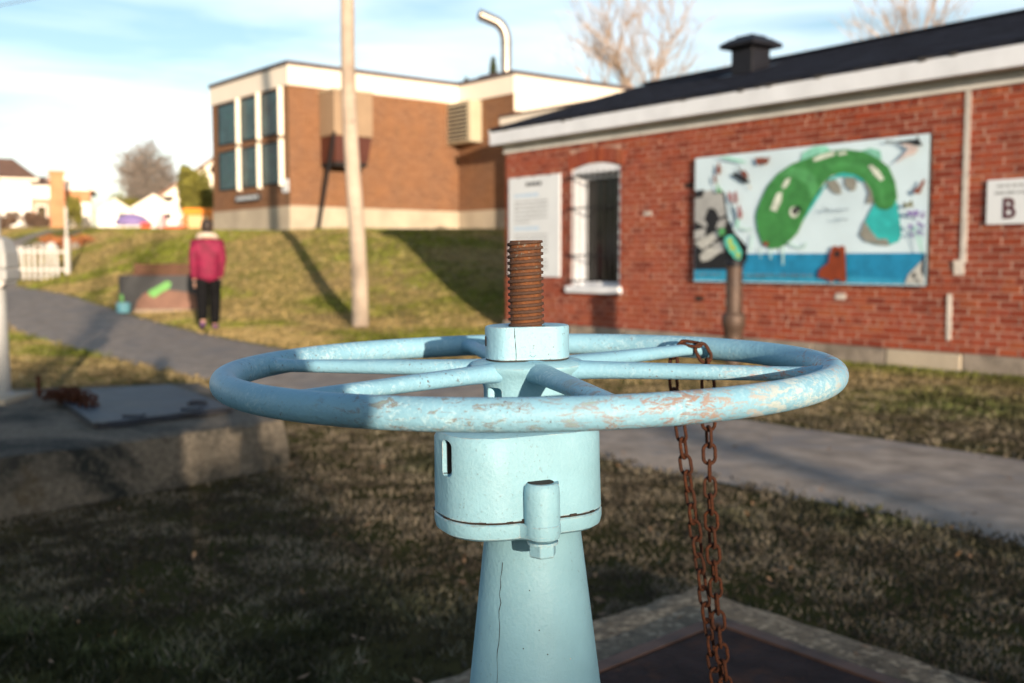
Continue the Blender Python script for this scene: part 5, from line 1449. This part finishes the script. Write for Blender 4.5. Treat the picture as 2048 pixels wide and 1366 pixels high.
# handwheel
wheel = link('handwheel', None, stand)
RZ, RR, TR = 0.890, 0.3025, 0.0133
wheel.matrix_local = Matrix.Translation((0, 0, RZ)) @ Matrix.Rotation(0.0105, 4, 'X') @ Matrix.Translation((0, 0, -RZ))
mb = MB()
mb.tube([(RR * math.cos(2 * math.pi * k / 144), RR * math.sin(2 * math.pi * k / 144), RZ) for k in range(144)], TR, 28, close=True)
mb.build('rim', MT['rim_paint'], wheel, 60)
ANG = [-16 + 60 * k for k in range(6)]
for a in ANG:
    c, s = math.cos(R(a)), math.sin(R(a)); mb = MB()
    rs = np.linspace(0.030, 0.292, 22)
    rad = []
    for r in rs:
        t = (r - 0.03) / 0.262
        e = max(0, (t - 0.88) / 0.12); w = 0.0140 * (1 - t) + 0.0085 * t + 0.006 * math.exp(-t * 16) + 0.004 * e * e
        hgt = 0.0090 * (1 - t) + 0.0066 * t + 0.0035 * math.exp(-t * 16) + 0.0025 * e * e
        rad.append((hgt, w))
    pts = [(c * r, s * r, RZ + 0.0015 * (1 - (r / 0.29)) - 0.001 * math.exp(-(r - 0.03) * 40)) for r in rs]
    # tube keeps its reference axis: give it as vertical
    n = 20; rr = []
    for p, (hh, w) in zip(pts, rad):
        ring = []
        for k in range(n):
            th = 2 * math.pi * k / n; x, z = math.cos(th), math.sin(th)
            f = 1.0 / ((abs(x) ** 2.4 + abs(z) ** 2.4) ** (1 / 2.4))
            ring.append((p[0] - s * x * w * f, p[1] + c * x * w * f, p[2] + z * hh * f))
        rr.append(ring)
    mb.rings(rr)
    mb.build('spoke', MT['rim_paint'], wheel, 60)
mb = MB()
mb.lathe([(0.0, 0.842), (0.0445, 0.842), (0.0455, 0.846), (0.0455, 0.872), (0.048, 0.880), (0.053, 0.8885), (0.0585, 0.8935), (0.0590, 0.8965), (0.0560, 0.8992), (0.046, 0.9012), (0.0, 0.9015)], 56)
hub = mb.build('hub', PT, wheel, 40)
cb = MB(); cb.box(-0.041, -0.0265, -0.09, -0.012, 0.8565, 0.8755)
ck = link('cutter', cb.mesh('cutter', PT)); ck.parent = stand
bv = ck.modifiers.new('b', 'BEVEL'); bv.width = 0.004; bv.segments = 3
bpy.context.view_layer.update()
cut(hub, ck)
# nut: round with one broad flat at the front
mb = MB()
NR = 0.0432
def nut_ring(r, z):
    out = []; a0, a1 = R(-90 - 36.5), R(-90 + 50)
    for k in range(56):
        th = -math.pi + 2 * math.pi * k / 56
        d = r
        tc = (a0 + a1) / 2
        if a0 < th < a1:
            d = min(r, r * 0.745 / max(0.2, math.cos(th - tc)))
        out.append((d * math.cos(th), d * math.sin(th), z))
    return out
mb.rings([nut_ring(NR - 0.0012, 0.9022), nut_ring(NR, 0.9034), nut_ring(NR, 0.934), nut_ring(NR - 0.0008, 0.9356), nut_ring(NR - 0.0025, 0.9362), nut_ring(0.019, 0.9350), nut_ring(0.019, 0.9022)])
nut = mb.build('lock_nut', MT['nut_paint'], stand, 35)
crack('nut_crack', [(-0.0122 + 0.0006 * math.sin(z * 2000), -0.0338, z) for z in np.linspace(0.9028, 0.9352, 12)], nut, 0.0008)
crack('paint_crack', [(0.001 + 0.0015 * k, -0.0325, 0.9065 + 0.001 * math.sin(k * 1.7)) for k in range(6)], nut, 0.0003)
mb = MB(); mb.rings([nut_ring(NR - 0.0005, 0.9016), nut_ring(NR - 0.0008, 0.9030)]); mb.build('joint_gap', MT['crack'], nut, 40)
mb = MB(); mb.lathe([(0, 0), (0.0032, 0), (0.0032, 0.0012), (0, 0.0012)], 12, M=Matrix.Translation((-0.0417, -0.0108, 0.921)) @ Matrix.Rotation(R(-75), 4, 'Z') @ Matrix.Rotation(R(90), 4, 'X') @ Matrix.Diagonal((0.5, 1.6, 1, 1)))
mb.build('grub_hole', MT['dark'], nut)
# screw with a real helical thread
mb = MB()
PITCH, CORE, CREST = 0.00636, 0.0161, 0.0184
N, z0s, z1s, PER = 48, 0.928, 1.0225, 14
nz = int((z1s - z0s) / PITCH * PER); rr = []
for i in range(nz + 1):
    z = z0s + (z1s - z0s) * i / nz; ring = []
    for k in range(N):
        th = 2 * math.pi * k / N
        u = (z / PITCH - th / (2 * math.pi)) % 1.0
        if u < 0.36: f = 0
        elif u < 0.46: f = (u - 0.36) / 0.10
        elif u < 0.86: f = 1
        elif u < 0.94: f = 1 - (u - 0.86) / 0.08
        else: f = 0
        r = CORE + (CREST - CORE) * f + 0.00025 * math.sin(th * 7 + z * 900) * math.sin(z * 2300 + th * 3)
        if z > z1s - 0.0012: r -= 0.0006
        ring.append((r * math.cos(th) - 0.0006, r * math.sin(th), z))
    rr.append(ring)
mb.rings(rr)
mb.build('screw', MT['screw'], stand, 50)

# ------------------------------------------------------------------ rusty chain over the spoke
chain = empty('rusty_chain', (0.21, 1.27, 0.985), 'rusty steel chain looped over a spoke of the blue handwheel', 'chain')
def link_mesh(w=0.0188, L=0.0288, d=0.0042):
    mb = MB(); r = w / 2 - d / 2; h = L / 2 - w / 2; pts = []
    for k in range(9): a = math.pi * k / 8; pts.append((r * math.cos(a), 0, h + r * math.sin(a)))
    for k in range(9): a = math.pi + math.pi * k / 8; pts.append((r * math.cos(a), 0, -h + r * math.sin(a)))
    mb.tube(pts, d / 2, 10, close=True)
    return mb.mesh('link', MT['chain'], 60)
LINKS = [link_mesh(), link_mesh(0.0182, 0.0292, 0.0040), link_mesh(0.0192, 0.0286, 0.0044)]
KEY = [(0.318, 1.250, 0.135), (0.300, 1.255, 0.30), (0.253, 1.268, 0.575), (0.226, 1.276, 0.76), (0.205, 1.280, 0.90), (0.196, 1.281, 0.955), (0.1965, 1.2800, 0.985),
       (0.2085, 1.2745, 1.0065), (0.2215, 1.2690, 1.0035), (0.2330, 1.2655, 0.988), (0.2350, 1.2640, 0.955), (0.2365, 1.2630, 0.90), (0.243, 1.262, 0.76), (0.262, 1.257, 0.575), (0.308, 1.240, 0.30), (0.324, 1.235, 0.135)]
def catmull(P, m=24):
    P = [Vector(p) for p in P]; out = []
    for i in range(len(P) - 1):
        p0, p1, p2, p3 = P[max(i - 1, 0)], P[i], P[i + 1], P[min(i + 2, len(P) - 1)]
        for k in range(m):
            t = k / m
            out.append(0.5 * ((2 * p1) + (p2 - p0) * t + (2 * p0 - 5 * p1 + 4 * p2 - p3) * t * t + (3 * p1 - p0 - 3 * p2 + p3) * t ** 3))
    return out + [P[-1]]
curve = catmull(KEY)
PIT = 0.0205; s = 0; nodes = [curve[0]]
for a, b in zip(curve, curve[1:]):
    while (b - nodes[-1]).length >= PIT and (a - nodes[-1]).length < PIT:
        lo, hi = 0.0, 1.0
        for _ in range(20):
            m = (lo + hi) / 2
            if (a.lerp(b, m) - nodes[-1]).length < PIT: lo = m
            else: hi = m
        nodes.append(a.lerp(b, hi))
side = Vector((0.35, -0.94, 0)).normalized()
for i in range(len(nodes) - 1):
    a, b = nodes[i], nodes[i + 1]; d = (b - a).normalized(); c = (a + b) / 2
    f = (side - d * side.dot(d)).normalized()
    ang = (0 if i % 2 == 0 else R(90)) + R(22) + random.uniform(-0.32, 0.32)
    yv = Matrix.Rotation(ang, 3, d) @ f; xv = yv.cross(d)
    m4 = Matrix((xv, yv, d)).transposed().to_4x4()
    o = link('link', LINKS[i % 3], chain)
    o.location = c - Vector(chain.location); o.rotation_euler = m4.to_euler()
mb = MB(); e = (nodes[0] + nodes[-1]) / 2 - chain.location
mb.tube([(e.x + 0.03 * math.cos(t), e.y + 0.008 * math.sin(t), e.z - 0.008 + 0.022 * math.sin(t)) for t in [k * math.pi / 10 for k in range(20)]], 0.004, 8, close=True)
mb.build('end_shackle', MT['chain'], chain, 60)

# ------------------------------------------------------------------ grey stand on the raised slab, chain heap beside it
gs = empty('grey_gear_stand', (-3.15, 6.5, SL_Z), 'pale grey gear stand with a boxy head on the raised stained slab', 'gear stand')
mb = MB(); mb.lathe([(0.0, -0.01), (0.075, -0.01), (0.075, 0.035), (0.055, 0.045), (0.046, 0.72), (0.0, 0.725)], 28); mb.build('column', MT['grey_steel'], gs, 40)
mb = MB(); mb.box(-0.085, 0.085, -0.085, 0.085, 0.70, 0.73); mb.box(-0.10, 0.10, -0.10, 0.10, 0.731, 0.80); hd = mb.build('gear_case', MT['grey_steel'], gs); bevel(hd, 0.012)
mb = MB(); mb.rings([[(sx * r, sy * r, z) for sx, sy in ((-1, -1), (1, -1), (1, 1), (-1, 1))] for r, z in ((0.100, 0.802), (0.095, 0.90), (0.070, 0.985), (0.04, 1.0))]); bevel(mb.build('case_hood', MT['grey_steel'], gs), 0.014)
mb = MB(); mb.lathe([(0, 0), (0.022, 0), (0.022, 0.03), (0, 0.03)], 14, M=Matrix.Translation((0.08, -0.105, 0.715)) @ Matrix.Rotation(R(90), 4, 'X')); mb.build('drive_stub', MT['mortar_white'], hd, 40)
mb = MB(); mb.lathe([(0, 0.99), (0.028, 0.99), (0.028, 1.45), (0, 1.455)], 14); mb.build('screw_tube', MT['grey_steel'], gs, 40)
mb = MB(); mb.box(-0.24, 0.14, -0.26, 0.12, -0.012, 0.028); mb.build('plinth', MT['sfound'], gs)
hp = empty('chain_heap', (-2.58, 6.16, SL_Z + 0.02), 'heap of dark rusty chain lying on the raised slab by the blue-grey hatch', 'chain')
big = link_mesh(0.045, 0.068, 0.011)
rnd = random.Random(3)
for k in range(64):
    t = rnd.gauss(0, 0.4); w = rnd.gauss(0, 0.25)
    o = link('link', big, hp, (0.29 * t + 0.07 * w, -0.27 * t + 0.08 * w, 0.02 + 0.06 * rnd.random() * max(0, 1 - abs(t))))
    o.rotation_euler = (rnd.uniform(0, 3.1), rnd.uniform(0, 3.1), rnd.uniform(0, 3.1))
mb = MB(); mb.tube([(-0.32, 0.30, 0), (-0.325, 0.305, 0.13)], 0.014, 8); mb.build('staple', MT['chain'], hp, 50)

# ------------------------------------------------------------------ painted planter box on the bank
pb = empty('painted_planter', G(-6.72, 20.3), 'dark painted box with a green shape and pink-brown hump beside the walking person', 'planter', rot=(0, 0, R(6)))
W2 = 0.78
for x0, x1, y0, y1, nm in ((-W2, W2, 0.0, 0.04, 'front_panel'), (-W2, W2, 0.62, 0.66, 'back_panel'), (-W2, -W2 + 0.04, 0.041, 0.619, 'side_panel'), (W2 - 0.04, W2, 0.041, 0.619, 'side_panel')):
    mb = MB(); mb.box(x0, x1, y0, y1, -0.05, 0.70); mb.build(nm, MT['charcoal'], pb)
for k in range(3):
    mb = MB(); z = 0.705 + k * 0.075; mb.box(-W2 + 0.22, W2, 0.30, 0.36, z, z + 0.068); mb.build('plank', MT['plank'], pb)
for k in range(3):
    mb = MB(); y = 0.05 + k * 0.08; mb.box(-W2 + 0.22, W2, y, y + 0.07, 0.701, 0.735); mb.build('plank', MT['plank'], pb)
def flat(name, mat, pts, y):
    mb = MB(); mb.add([(x, y, z) for x, z in pts], [tuple(range(len(pts)))]); return mb.build(name, mat, pb)
flat('painted_hump', MT['hump'], [(-0.48, 0.06), (-0.44, 0.22), (-0.32, 0.36), (-0.12, 0.42), (0.2, 0.42), (0.5, 0.38), (0.74, 0.30), (0.74, 0.06)], -0.003)
flat('painted_base', MT['beige_base'], [(-0.50, -0.02), (-0.50, 0.055), (0.74, 0.055), (0.74, -0.02)], -0.004)
flat('painted_fish', MT['green_paint'], [(-0.22, 0.32), (-0.24, 0.40), (-0.05, 0.50), (0.12, 0.60), (0.20, 0.56), (0.17, 0.46), (0.02, 0.38), (-0.12, 0.28)], -0.006)
flat('painted_fish', MT['green_paint'], [(-0.76, 0.20), (-0.77, 0.34), (-0.70, 0.34), (-0.69, 0.20)], -0.006)
mb = MB(); mb.lathe([(0, 0), (0.12, 0), (0.135, 0.14), (0.13, 0.19), (0, 0.19)], 14, (-0.66, -0.16)); mb.build('flower_pot', MT['sky_paint'], pb, 40)

# ------------------------------------------------------------------ people
def skin(name, pts, edges, rad, mat, parent, root=0, sub=2):
    me = bpy.data.meshes.new(name); me.from_pydata(pts, edges, []); o = link(name, me, parent)
    m = o.modifiers.new('Skin', 'SKIN'); m.use_smooth_shade = True
    s = o.modifiers.new('Sub', 'SUBSURF'); s.levels = sub; s.render_levels = sub
    lay = me.skin_vertices[0].data
    for i, r in enumerate(rad):
        lay[i].radius = r if isinstance(r, tuple) else (r, r); lay[i].use_root = (i == root)
    bpy.context.view_layer.update()
    bake(o, None)
    o.data.materials.clear(); o.data.materials.append(mat)
    o.data.polygons.foreach_set('use_smooth', [True] * len(o.data.polygons))
    return o
def person(loc, rz, label, cloth, legs_m, step, arms, hood=True, sc=1.0):
    root = empty('person', loc, label, 'person', rot=(0, 0, rz)); root.scale = (sc, sc, sc)
    # local: +y is the way the person faces; x to their right
    L, Rr = step          # ((foot y, foot z lift), ...)
    hipz = 0.90
    P = [(0, 0, 0.94), (0, 0, 1.15), (0, 0, 1.33), (0, 0.0, 1.44), (0, 0.015, 1.53), (0, 0.03, 1.62), (0, 0.03, 1.70)]
    E = [(i, i + 1) for i in range(6)]; RD = [(0.15, 0.11), (0.135, 0.10), (0.165, 0.105), 0.062, 0.058, (0.078, 0.09), (0.062, 0.07)]
    def add(prev, pts, rad):
        for p, r in zip(pts, rad):
            P.append(p); RD.append(r); E.append((prev, len(P) - 1)); prev = len(P) - 1
        return prev
    for sx, (fy, fz) in ((-1, L), (1, Rr)):
        add(0, [(sx * 0.09, 0, hipz - 0.04), (sx * 0.095, fy * 0.5 + 0.03, 0.50 + fz * 0.3), (sx * 0.09, fy - 0.02, 0.10 + fz), (sx * 0.095, fy + 0.10, 0.045 + fz * 0.4), (sx * 0.095, fy + 0.17, 0.04 + fz * 0.15)], [0.088, 0.062, 0.042, 0.042, 0.03])
    for sx, (el, wr) in zip((-1, 1), arms):
        w = add(2, [(sx * 0.17, 0, 1.375), (sx * el[0], el[1], el[2]), (sx * wr[0], wr[1], wr[2])], [0.062, 0.045, 0.032])
        d = (Vector((sx * wr[0], wr[1], wr[2])) - Vector((sx * el[0], el[1], el[2]))).normalized()
        u = Vector((0, 1, 0)) if abs(d.y) < 0.8 else Vector((0, 0, -1)); u = (u - d * u.dot(d)).normalized(); n = d.cross(u)
        wv = Vector((sx * wr[0], wr[1], wr[2]))
        pm = add(w, [tuple(wv + d * 0.05)], [(0.036, 0.018)])
        for k in range(4):
            b = wv + d * 0.085 + u * (0.030 - 0.020 * k); Lf = (0.062, 0.072, 0.068, 0.052)[k]
            add(pm, [tuple(b), tuple(b + d * Lf * 0.55 - n * sx * 0.004), tuple(b + d * Lf - n * sx * 0.022)], [0.010, 0.009, 0.007])
        add(w, [tuple(wv + d * 0.035 + u * 0.034), tuple(wv + d * 0.075 + u * 0.052)], [0.012, 0.009])
    skin('body', P, E, RD, MT['skin'], root)
    # trousers
    P2 = [(0, 0, 0.95), (0, 0, 0.88)]; E2 = [(0, 1)]; R2 = [(0.165, 0.125), (0.165, 0.125)]
    for sx, (fy, fz) in ((-1, L), (1, Rr)):
        b = len(P2); P2 += [(sx * 0.10, 0, 0.82), (sx * 0.10, fy * 0.5 + 0.03, 0.50 + fz * 0.3), (sx * 0.093, fy - 0.02, 0.085 + fz)]; R2 += [0.118, 0.096, 0.078]; E2 += [(1, b), (b, b + 1), (b + 1, b + 2)]
    skin('trousers', P2, E2, R2, legs_m, root)
    for sx, (fy, fz) in ((-1, L), (1, Rr)):
        skin('shoe', [(sx * 0.095, fy - 0.05, 0.070 + fz), (sx * 0.095, fy + 0.04, 0.060 + fz * 0.7), (sx * 0.098, fy + 0.15, 0.042 + fz * 0.25), (sx * 0.10, fy + 0.20, 0.036 + fz * 0.12)], [(0, 1), (1, 2), (2, 3)], [0.060, 0.056, 0.046, 0.036], MT['shoe'], root, 0, 1)
    # jacket
    P3 = [(0, 0, 0.73), (0, 0.0, 0.95), (0, -0.01, 1.12), (0, -0.005, 1.28), (0, 0.0, 1.39), (0, 0.01, 1.455)]; E3 = [(i, i + 1) for i in range(5)]
    R3 = [(0.200, 0.16), (0.205, 0.165), (0.19, 0.15), (0.19, 0.145), (0.155, 0.115), (0.085, 0.08)]
    for sx, (el, wr) in zip((-1, 1), arms):
        b = len(P3); P3 += [(sx * 0.20, 0, 1.36), (sx * (el[0] + 0.01), el[1], el[2]), (sx * wr[0], wr[1], wr[2])]; R3 += [0.095, 0.078, 0.058]; E3 += [(3, b), (b, b + 1), (b + 1, b + 2)]
    skin('jacket', P3, E3, R3, cloth, root)
    for sx, (el, wr) in zip((-1, 1), arms):
        d = (Vector((sx * wr[0], wr[1], wr[2])) - Vector((sx * el[0], el[1], el[2]))).normalized(); w = Vector((sx * wr[0], wr[1], wr[2]))
        skin('glove', [tuple(w - d * 0.02), tuple(w + d * 0.05), tuple(w + d * 0.11), tuple(w + d * 0.15)], [(0, 1), (1, 2), (2, 3)], [0.04, (0.046, 0.03), (0.044, 0.026), (0.036, 0.022)], MT['glove'], root, 0, 1)
    # hair, ears come with the head; eyes and mouth are small pieces at the front
    skin('hair', [(0, 0.0, 1.735), (0, -0.03, 1.68), (0, -0.045, 1.60), (0, -0.05, 1.52)], [(0, 1), (1, 2), (2, 3)], [(0.074, 0.08), (0.102, 0.10), (0.098, 0.080), (0.06, 0.042)], MT['hair'], root)
    for sx in (-1, 1):
        mb = MB(); mb.lathe([(0, -0.011), (0.011, -0.005), (0.011, 0.005), (0, 0.011)], 8, (sx * 0.032, 0.118)); o = mb.build('eye', MT['dark'], root, 60); o.location = (0, -0.005, 1.625)
        mb = MB(); mb.rings([[(sx * 0.078 + sx * 0.012 * i, 0.015 + 0.022 * math.cos(t * 0.785) * k_, 1.615 + 0.034 * math.sin(t * 0.785) * k_) for t in range(8)] for i, k_ in ((0, 0.8), (1, 1.0), (1.6, 0.6))]); mb.build('ear', MT['skin'], root, 60)
    mb = MB(); mb.rings([[(w * a, 0.115 + b, z) for a, b in ((-1, 0), (1, 0), (0, d))] for w, d, z in ((0.006, 0.006, 1.64), (0.012, 0.026, 1.60), (0.014, 0.01, 1.592))]); mb.build('nose', MT['skin'], root, 60)
    mb = MB(); mb.box(-0.024, 0.024, 0.112, 0.120, 1.563, 1.573); mb.build('mouth', MT['red'], root)
    if hood:
        mb = MB(); mb.tube([(0.125 * math.cos(t), 0.0 + 0.10 * math.sin(t), 1.465 - 0.03 * math.sin(t)) for t in [k * math.pi / 10 for k in range(20)]], [(0.045, 0.05)] * 20, 10, close=True)
        mb.build('hood_lining', MT['fur'], root, 60)
    return root
person(G(-4.78, 16.7, 0.015), R(16), 'person in a magenta jacket and black trousers walking away on the path', MT['jacket'], MT['black_cloth'], ((-0.16, 0.07), (0.10, 0.0)), (((0.205, -0.03, 1.10), (0.205, 0.03, 0.80)), ((0.20, 0.02, 1.10), (0.175, 0.08, 0.82))))
person((-0.075, -0.34, float(gz(-0.1, -0.4))), 0.0, 'photographer in dark clothes standing behind the viewpoint with hands raised to chest height', MT['navy'], MT['black_cloth'], ((0.0, 0.0), (0.03, 0.0)), (((0.26, 0.0, 1.10), (0.10, 0.17, 1.08)), ((0.26, 0.0, 1.10), (0.10, 0.17, 1.08))), hood=False, sc=1.0)

# ------------------------------------------------------------------ unseen houses and trees added behind the viewpoint to shade the near ground
def add_shade_house(cx, cy, w, d, eave, ridge, label, rz):
    h = empty('shade_house', (cx, cy, float(gz(cx, cy))), label, 'house', 'added shade houses', (0, 0, rz))
    b = MB(); b.box(-w / 2, w / 2, -d / 2, d / 2, -0.5, eave); b.build('wall', MT['hbrick2'], h)
    b = MB(); gable(b, -w / 2 - 0.3, w / 2 + 0.3, -d / 2 - 0.4, d / 2 + 0.4, eave + 0.002, ridge, 'x'); b.build('roof', MT['hroof'], h)
    for k in range(3):
        x = -w / 2 + w * (k + 0.5) / 3
        b = MB(); b.box(x - 0.6, x + 0.6, d / 2 + 0.003, d / 2 + 0.05, 1.0, 2.3); f = b.build('window', MT['hwhite'], h)
        b = MB(); b.box(x - 0.5, x + 0.5, d / 2 + 0.051, d / 2 + 0.06, 1.1, 2.2); b.build('pane', MT['dark_glass'], f)
    b = MB(); b.box(-w / 2 + 0.05, -w / 2 + 0.75, -0.3, 0.3, ridge - 1.2, ridge + 0.42); b.build('chimney', MT['hbrick'], h)  # added; on the lower house it shades the gear stand's column
    return h
def behind(p, dist):
    """point at lateral offset p (across the sun) and distance back towards the sun from the wheel"""
    s = Vector((math.sin(R(SUN_AZ)), math.cos(R(SUN_AZ)))); l = Vector((-s.y, s.x)) 
    if l.x < 0: l = -l
    q = Vector((0.016, 1.0875)) + s * dist
    q0 = q.dot(l)
    return q + l * (p - q0)
RZB = R(180 - SUN_AZ)
q = behind(-10.0, 46); bh = add_shade_house(q.x, q.y, 19, 8, 5.3, 7.42, 'unseen brick house with a high ridge, added to shade the near ground', RZB)
b = MB(); b.box(9.503, 10.7, -3, 3, -0.5, 4.6); b.build('shade_wing', MT['hbrick2'], bh)  # narrow wing added to carry shade over the near ground
b = MB(); gable(b, 9.82, 10.8, -3.3, 3.3, 4.602, 6.46, 'x'); b.build('shade_wing_roof', MT['hroof'], bh)
q = behind(5.2, 44); add_shade_house(q.x, q.y, 10.6, 8, 4.4, 6.12, 'unseen lower brick house, added to shade the near ground', RZB)
q = behind(3.55, 20); bare_tree((q.x, q.y, 0), 9.0, 'unseen small bare tree behind the viewpoint, its trunk shades the path', 31, MT['bark2'], 0.75, 0.4, (4, 3), 0.15, 'unseen shade trees', twig=0.012)
q = behind(-1.35, 24); bare_tree((q.x, q.y, 0), 15.5, 'unseen taller bare tree, added to cast a stripe on the path', 33, MT['bark2'], 0.75, 0.4, (4, 3), 0.19, 'unseen shade trees', twig=0.012)  # added to cast the stripe of an unbuilt stand off left

# ------------------------------------------------------------------ grass: hundreds of thousands of blades, one object
def in_quad(x, y, Q, grow=0.0):
    c = sum((Vector((q[0], q[1])) for q in Q), Vector((0, 0))) / 4; r = np.ones(x.shape, bool)
    QQ = [c + (Vector((q[0], q[1])) - c) * (1 + grow) for q in Q]
    s = sum((QQ[i].x * QQ[(i + 1) % 4].y - QQ[(i + 1) % 4].x * QQ[i].y) for i in range(4))
    for i in range(4):
        a, b = QQ[i], QQ[(i + 1) % 4]; cr = (b.x - a.x) * (y - a.y) - (b.y - a.y) * (x - a.x)
        r &= (cr > 0) if s > 0 else (cr < 0)
    return r
NB = 800000
u = rng.random(NB)
y0_, y1_ = 1.9, 60.0
y = (y0_ ** 0.45 + u * (y1_ ** 0.45 - y0_ ** 0.45)) ** (1 / 0.45)
x = (rng.random(NB) * 2 - 1) * (0.56 * y + 0.8)
keep = path_dist(x, y) > rng.normal(0.0, 0.10, NB)
keep &= ~in_quad(x, y, quadR) & ~in_quad(x, y, quadL)
bc = [(GR @ Vector(p)).to_2d() for p in ((-0.02, -0.02, 0), (LEN, -0.02, 0), (LEN, DEP, 0), (-0.02, DEP, 0))]
keep &= ~in_quad(x, y, bc)
for pl in ([(-5.25, 0), (0, 0), (0, 14), (-5.25, 14)], [(-0.1, 5.85), (2.8, 5.85), (2.8, 14), (-0.1, 14)]):
    keep &= ~in_quad(x, y, [(P0 @ Vector((*p, 0))).to_2d() for p in pl])
keep &= ~((x < -17) & (y > 39.3) & (y < 47.2))
clump = fbm(x, y, 5.5, 17, 3)
keep &= rng.random(NB) < 0.25 + 1.5 * np.maximum(sst(0.35, 0.6, clump), sst(9, 16, y))
x, y = x[keep], y[keep]; n = len(x)
z = gz(x, y)
g1 = fbm(x + y * 0.4, y, 0.45, 41, 4); g2 = fbm(x, y, 2.6, 51, 3)
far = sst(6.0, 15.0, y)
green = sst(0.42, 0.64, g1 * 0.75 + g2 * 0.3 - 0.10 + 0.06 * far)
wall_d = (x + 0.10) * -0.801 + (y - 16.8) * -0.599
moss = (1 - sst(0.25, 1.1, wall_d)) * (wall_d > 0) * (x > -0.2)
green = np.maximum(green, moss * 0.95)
dry = np.array([0.46, 0.34, 0.15]); grn = np.array([0.23, 0.26, 0.038]); dry_near_shade = np.array([0.125, 0.104, 0.076]); grn_near_shade = np.array([0.060, 0.068, 0.030])  # near blade colours darkened to paint in the foreground shade
D = dry_near_shade[None] * (1 - far[:, None]) + dry[None] * far[:, None]; Gc = grn_near_shade[None] * (1 - far[:, None]) + grn[None] * far[:, None]
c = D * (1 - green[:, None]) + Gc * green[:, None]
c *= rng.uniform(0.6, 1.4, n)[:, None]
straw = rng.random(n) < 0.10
c[straw] = (np.array([0.17, 0.15, 0.11])[None] * (1 - far[straw, None]) + np.array([0.42, 0.34, 0.19])[None] * far[straw, None]) * rng.uniform(0.6, 1.3, straw.sum())[:, None]  # near straw carries the same painted shade
blot = fbm(x, y, 7.0, 77, 3); c *= (0.55 + 0.9 * sst(0.35, 0.65, blot) * (1 - 0.5 * far))[:, None]
size = 0.55 + 0.16 * np.sqrt(y)
hgt = rng.uniform(0.010, 0.034, n) * (0.8 + 0.5 * green) * (0.75 + 0.35 * sst(4, 14, y))
wid = rng.uniform(0.004, 0.009, n) * size * (1 + 0.10 * y)
wid = np.minimum(wid, 0.045)
a = rng.random(n) * 2 * np.pi; la = rng.random(n) * 2 * np.pi; lean = rng.uniform(0.2, 1.5, n) * hgt
V = np.empty((n, 3, 3), np.float32)
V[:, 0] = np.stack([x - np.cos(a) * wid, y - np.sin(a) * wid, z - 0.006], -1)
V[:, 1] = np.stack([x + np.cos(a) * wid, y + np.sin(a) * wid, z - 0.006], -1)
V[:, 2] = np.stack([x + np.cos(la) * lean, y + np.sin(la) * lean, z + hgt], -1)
me = bpy.data.meshes.new('grass')
me.vertices.add(n * 3); me.vertices.foreach_set('co', V.ravel())
me.loops.add(n * 3); me.loops.foreach_set('vertex_index', np.arange(n * 3, dtype=np.int32))
me.polygons.add(n); me.polygons.foreach_set('loop_start', np.arange(0, n * 3, 3, dtype=np.int32))
at = me.attributes.new('tint', 'FLOAT_COLOR', 'POINT')
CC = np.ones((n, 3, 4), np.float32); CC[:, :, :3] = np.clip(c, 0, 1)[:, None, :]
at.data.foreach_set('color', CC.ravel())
me.update(calc_edges=True)
me.materials.append(MT['grass'])
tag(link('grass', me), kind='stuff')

# fallen leaves and bits lying in the turf
mb = MB(); lr = random.Random(9)
for k in range(520):
    y = 2.4 + 12 * lr.random() ** 1.6; x = lr.uniform(-0.6, 0.6) * y
    if in_quad(np.array([x]), np.array([y]), quadL)[0] or in_quad(np.array([x]), np.array([y]), bc)[0]: continue
    zz = float(gz(x, y)) + (PAD_Z + 0.004 if in_quad(np.array([x]), np.array([y]), quadR)[0] else 0.018)
    a = Vector((lr.gauss(0, 1), lr.gauss(0, 1), lr.gauss(0, 0.35))).normalized(); b = Vector((0, 0, 1)).cross(a).normalized() + Vector((0, 0, lr.uniform(-0.4, 0.4))); s = lr.uniform(0.008, 0.024)
    p = Vector((x, y, zz))
    mb.add([p - a * s, p - a * s * 0.2 + b * s * 0.45, p + a * s, p - a * s * 0.2 - b * s * 0.45], [(0, 1, 2, 3)])
tag(mb.build('fallen_leaves', M('dry_leaf', (0.22, 0.13, 0.07), 0.8, 0.6, 5)), kind='stuff')
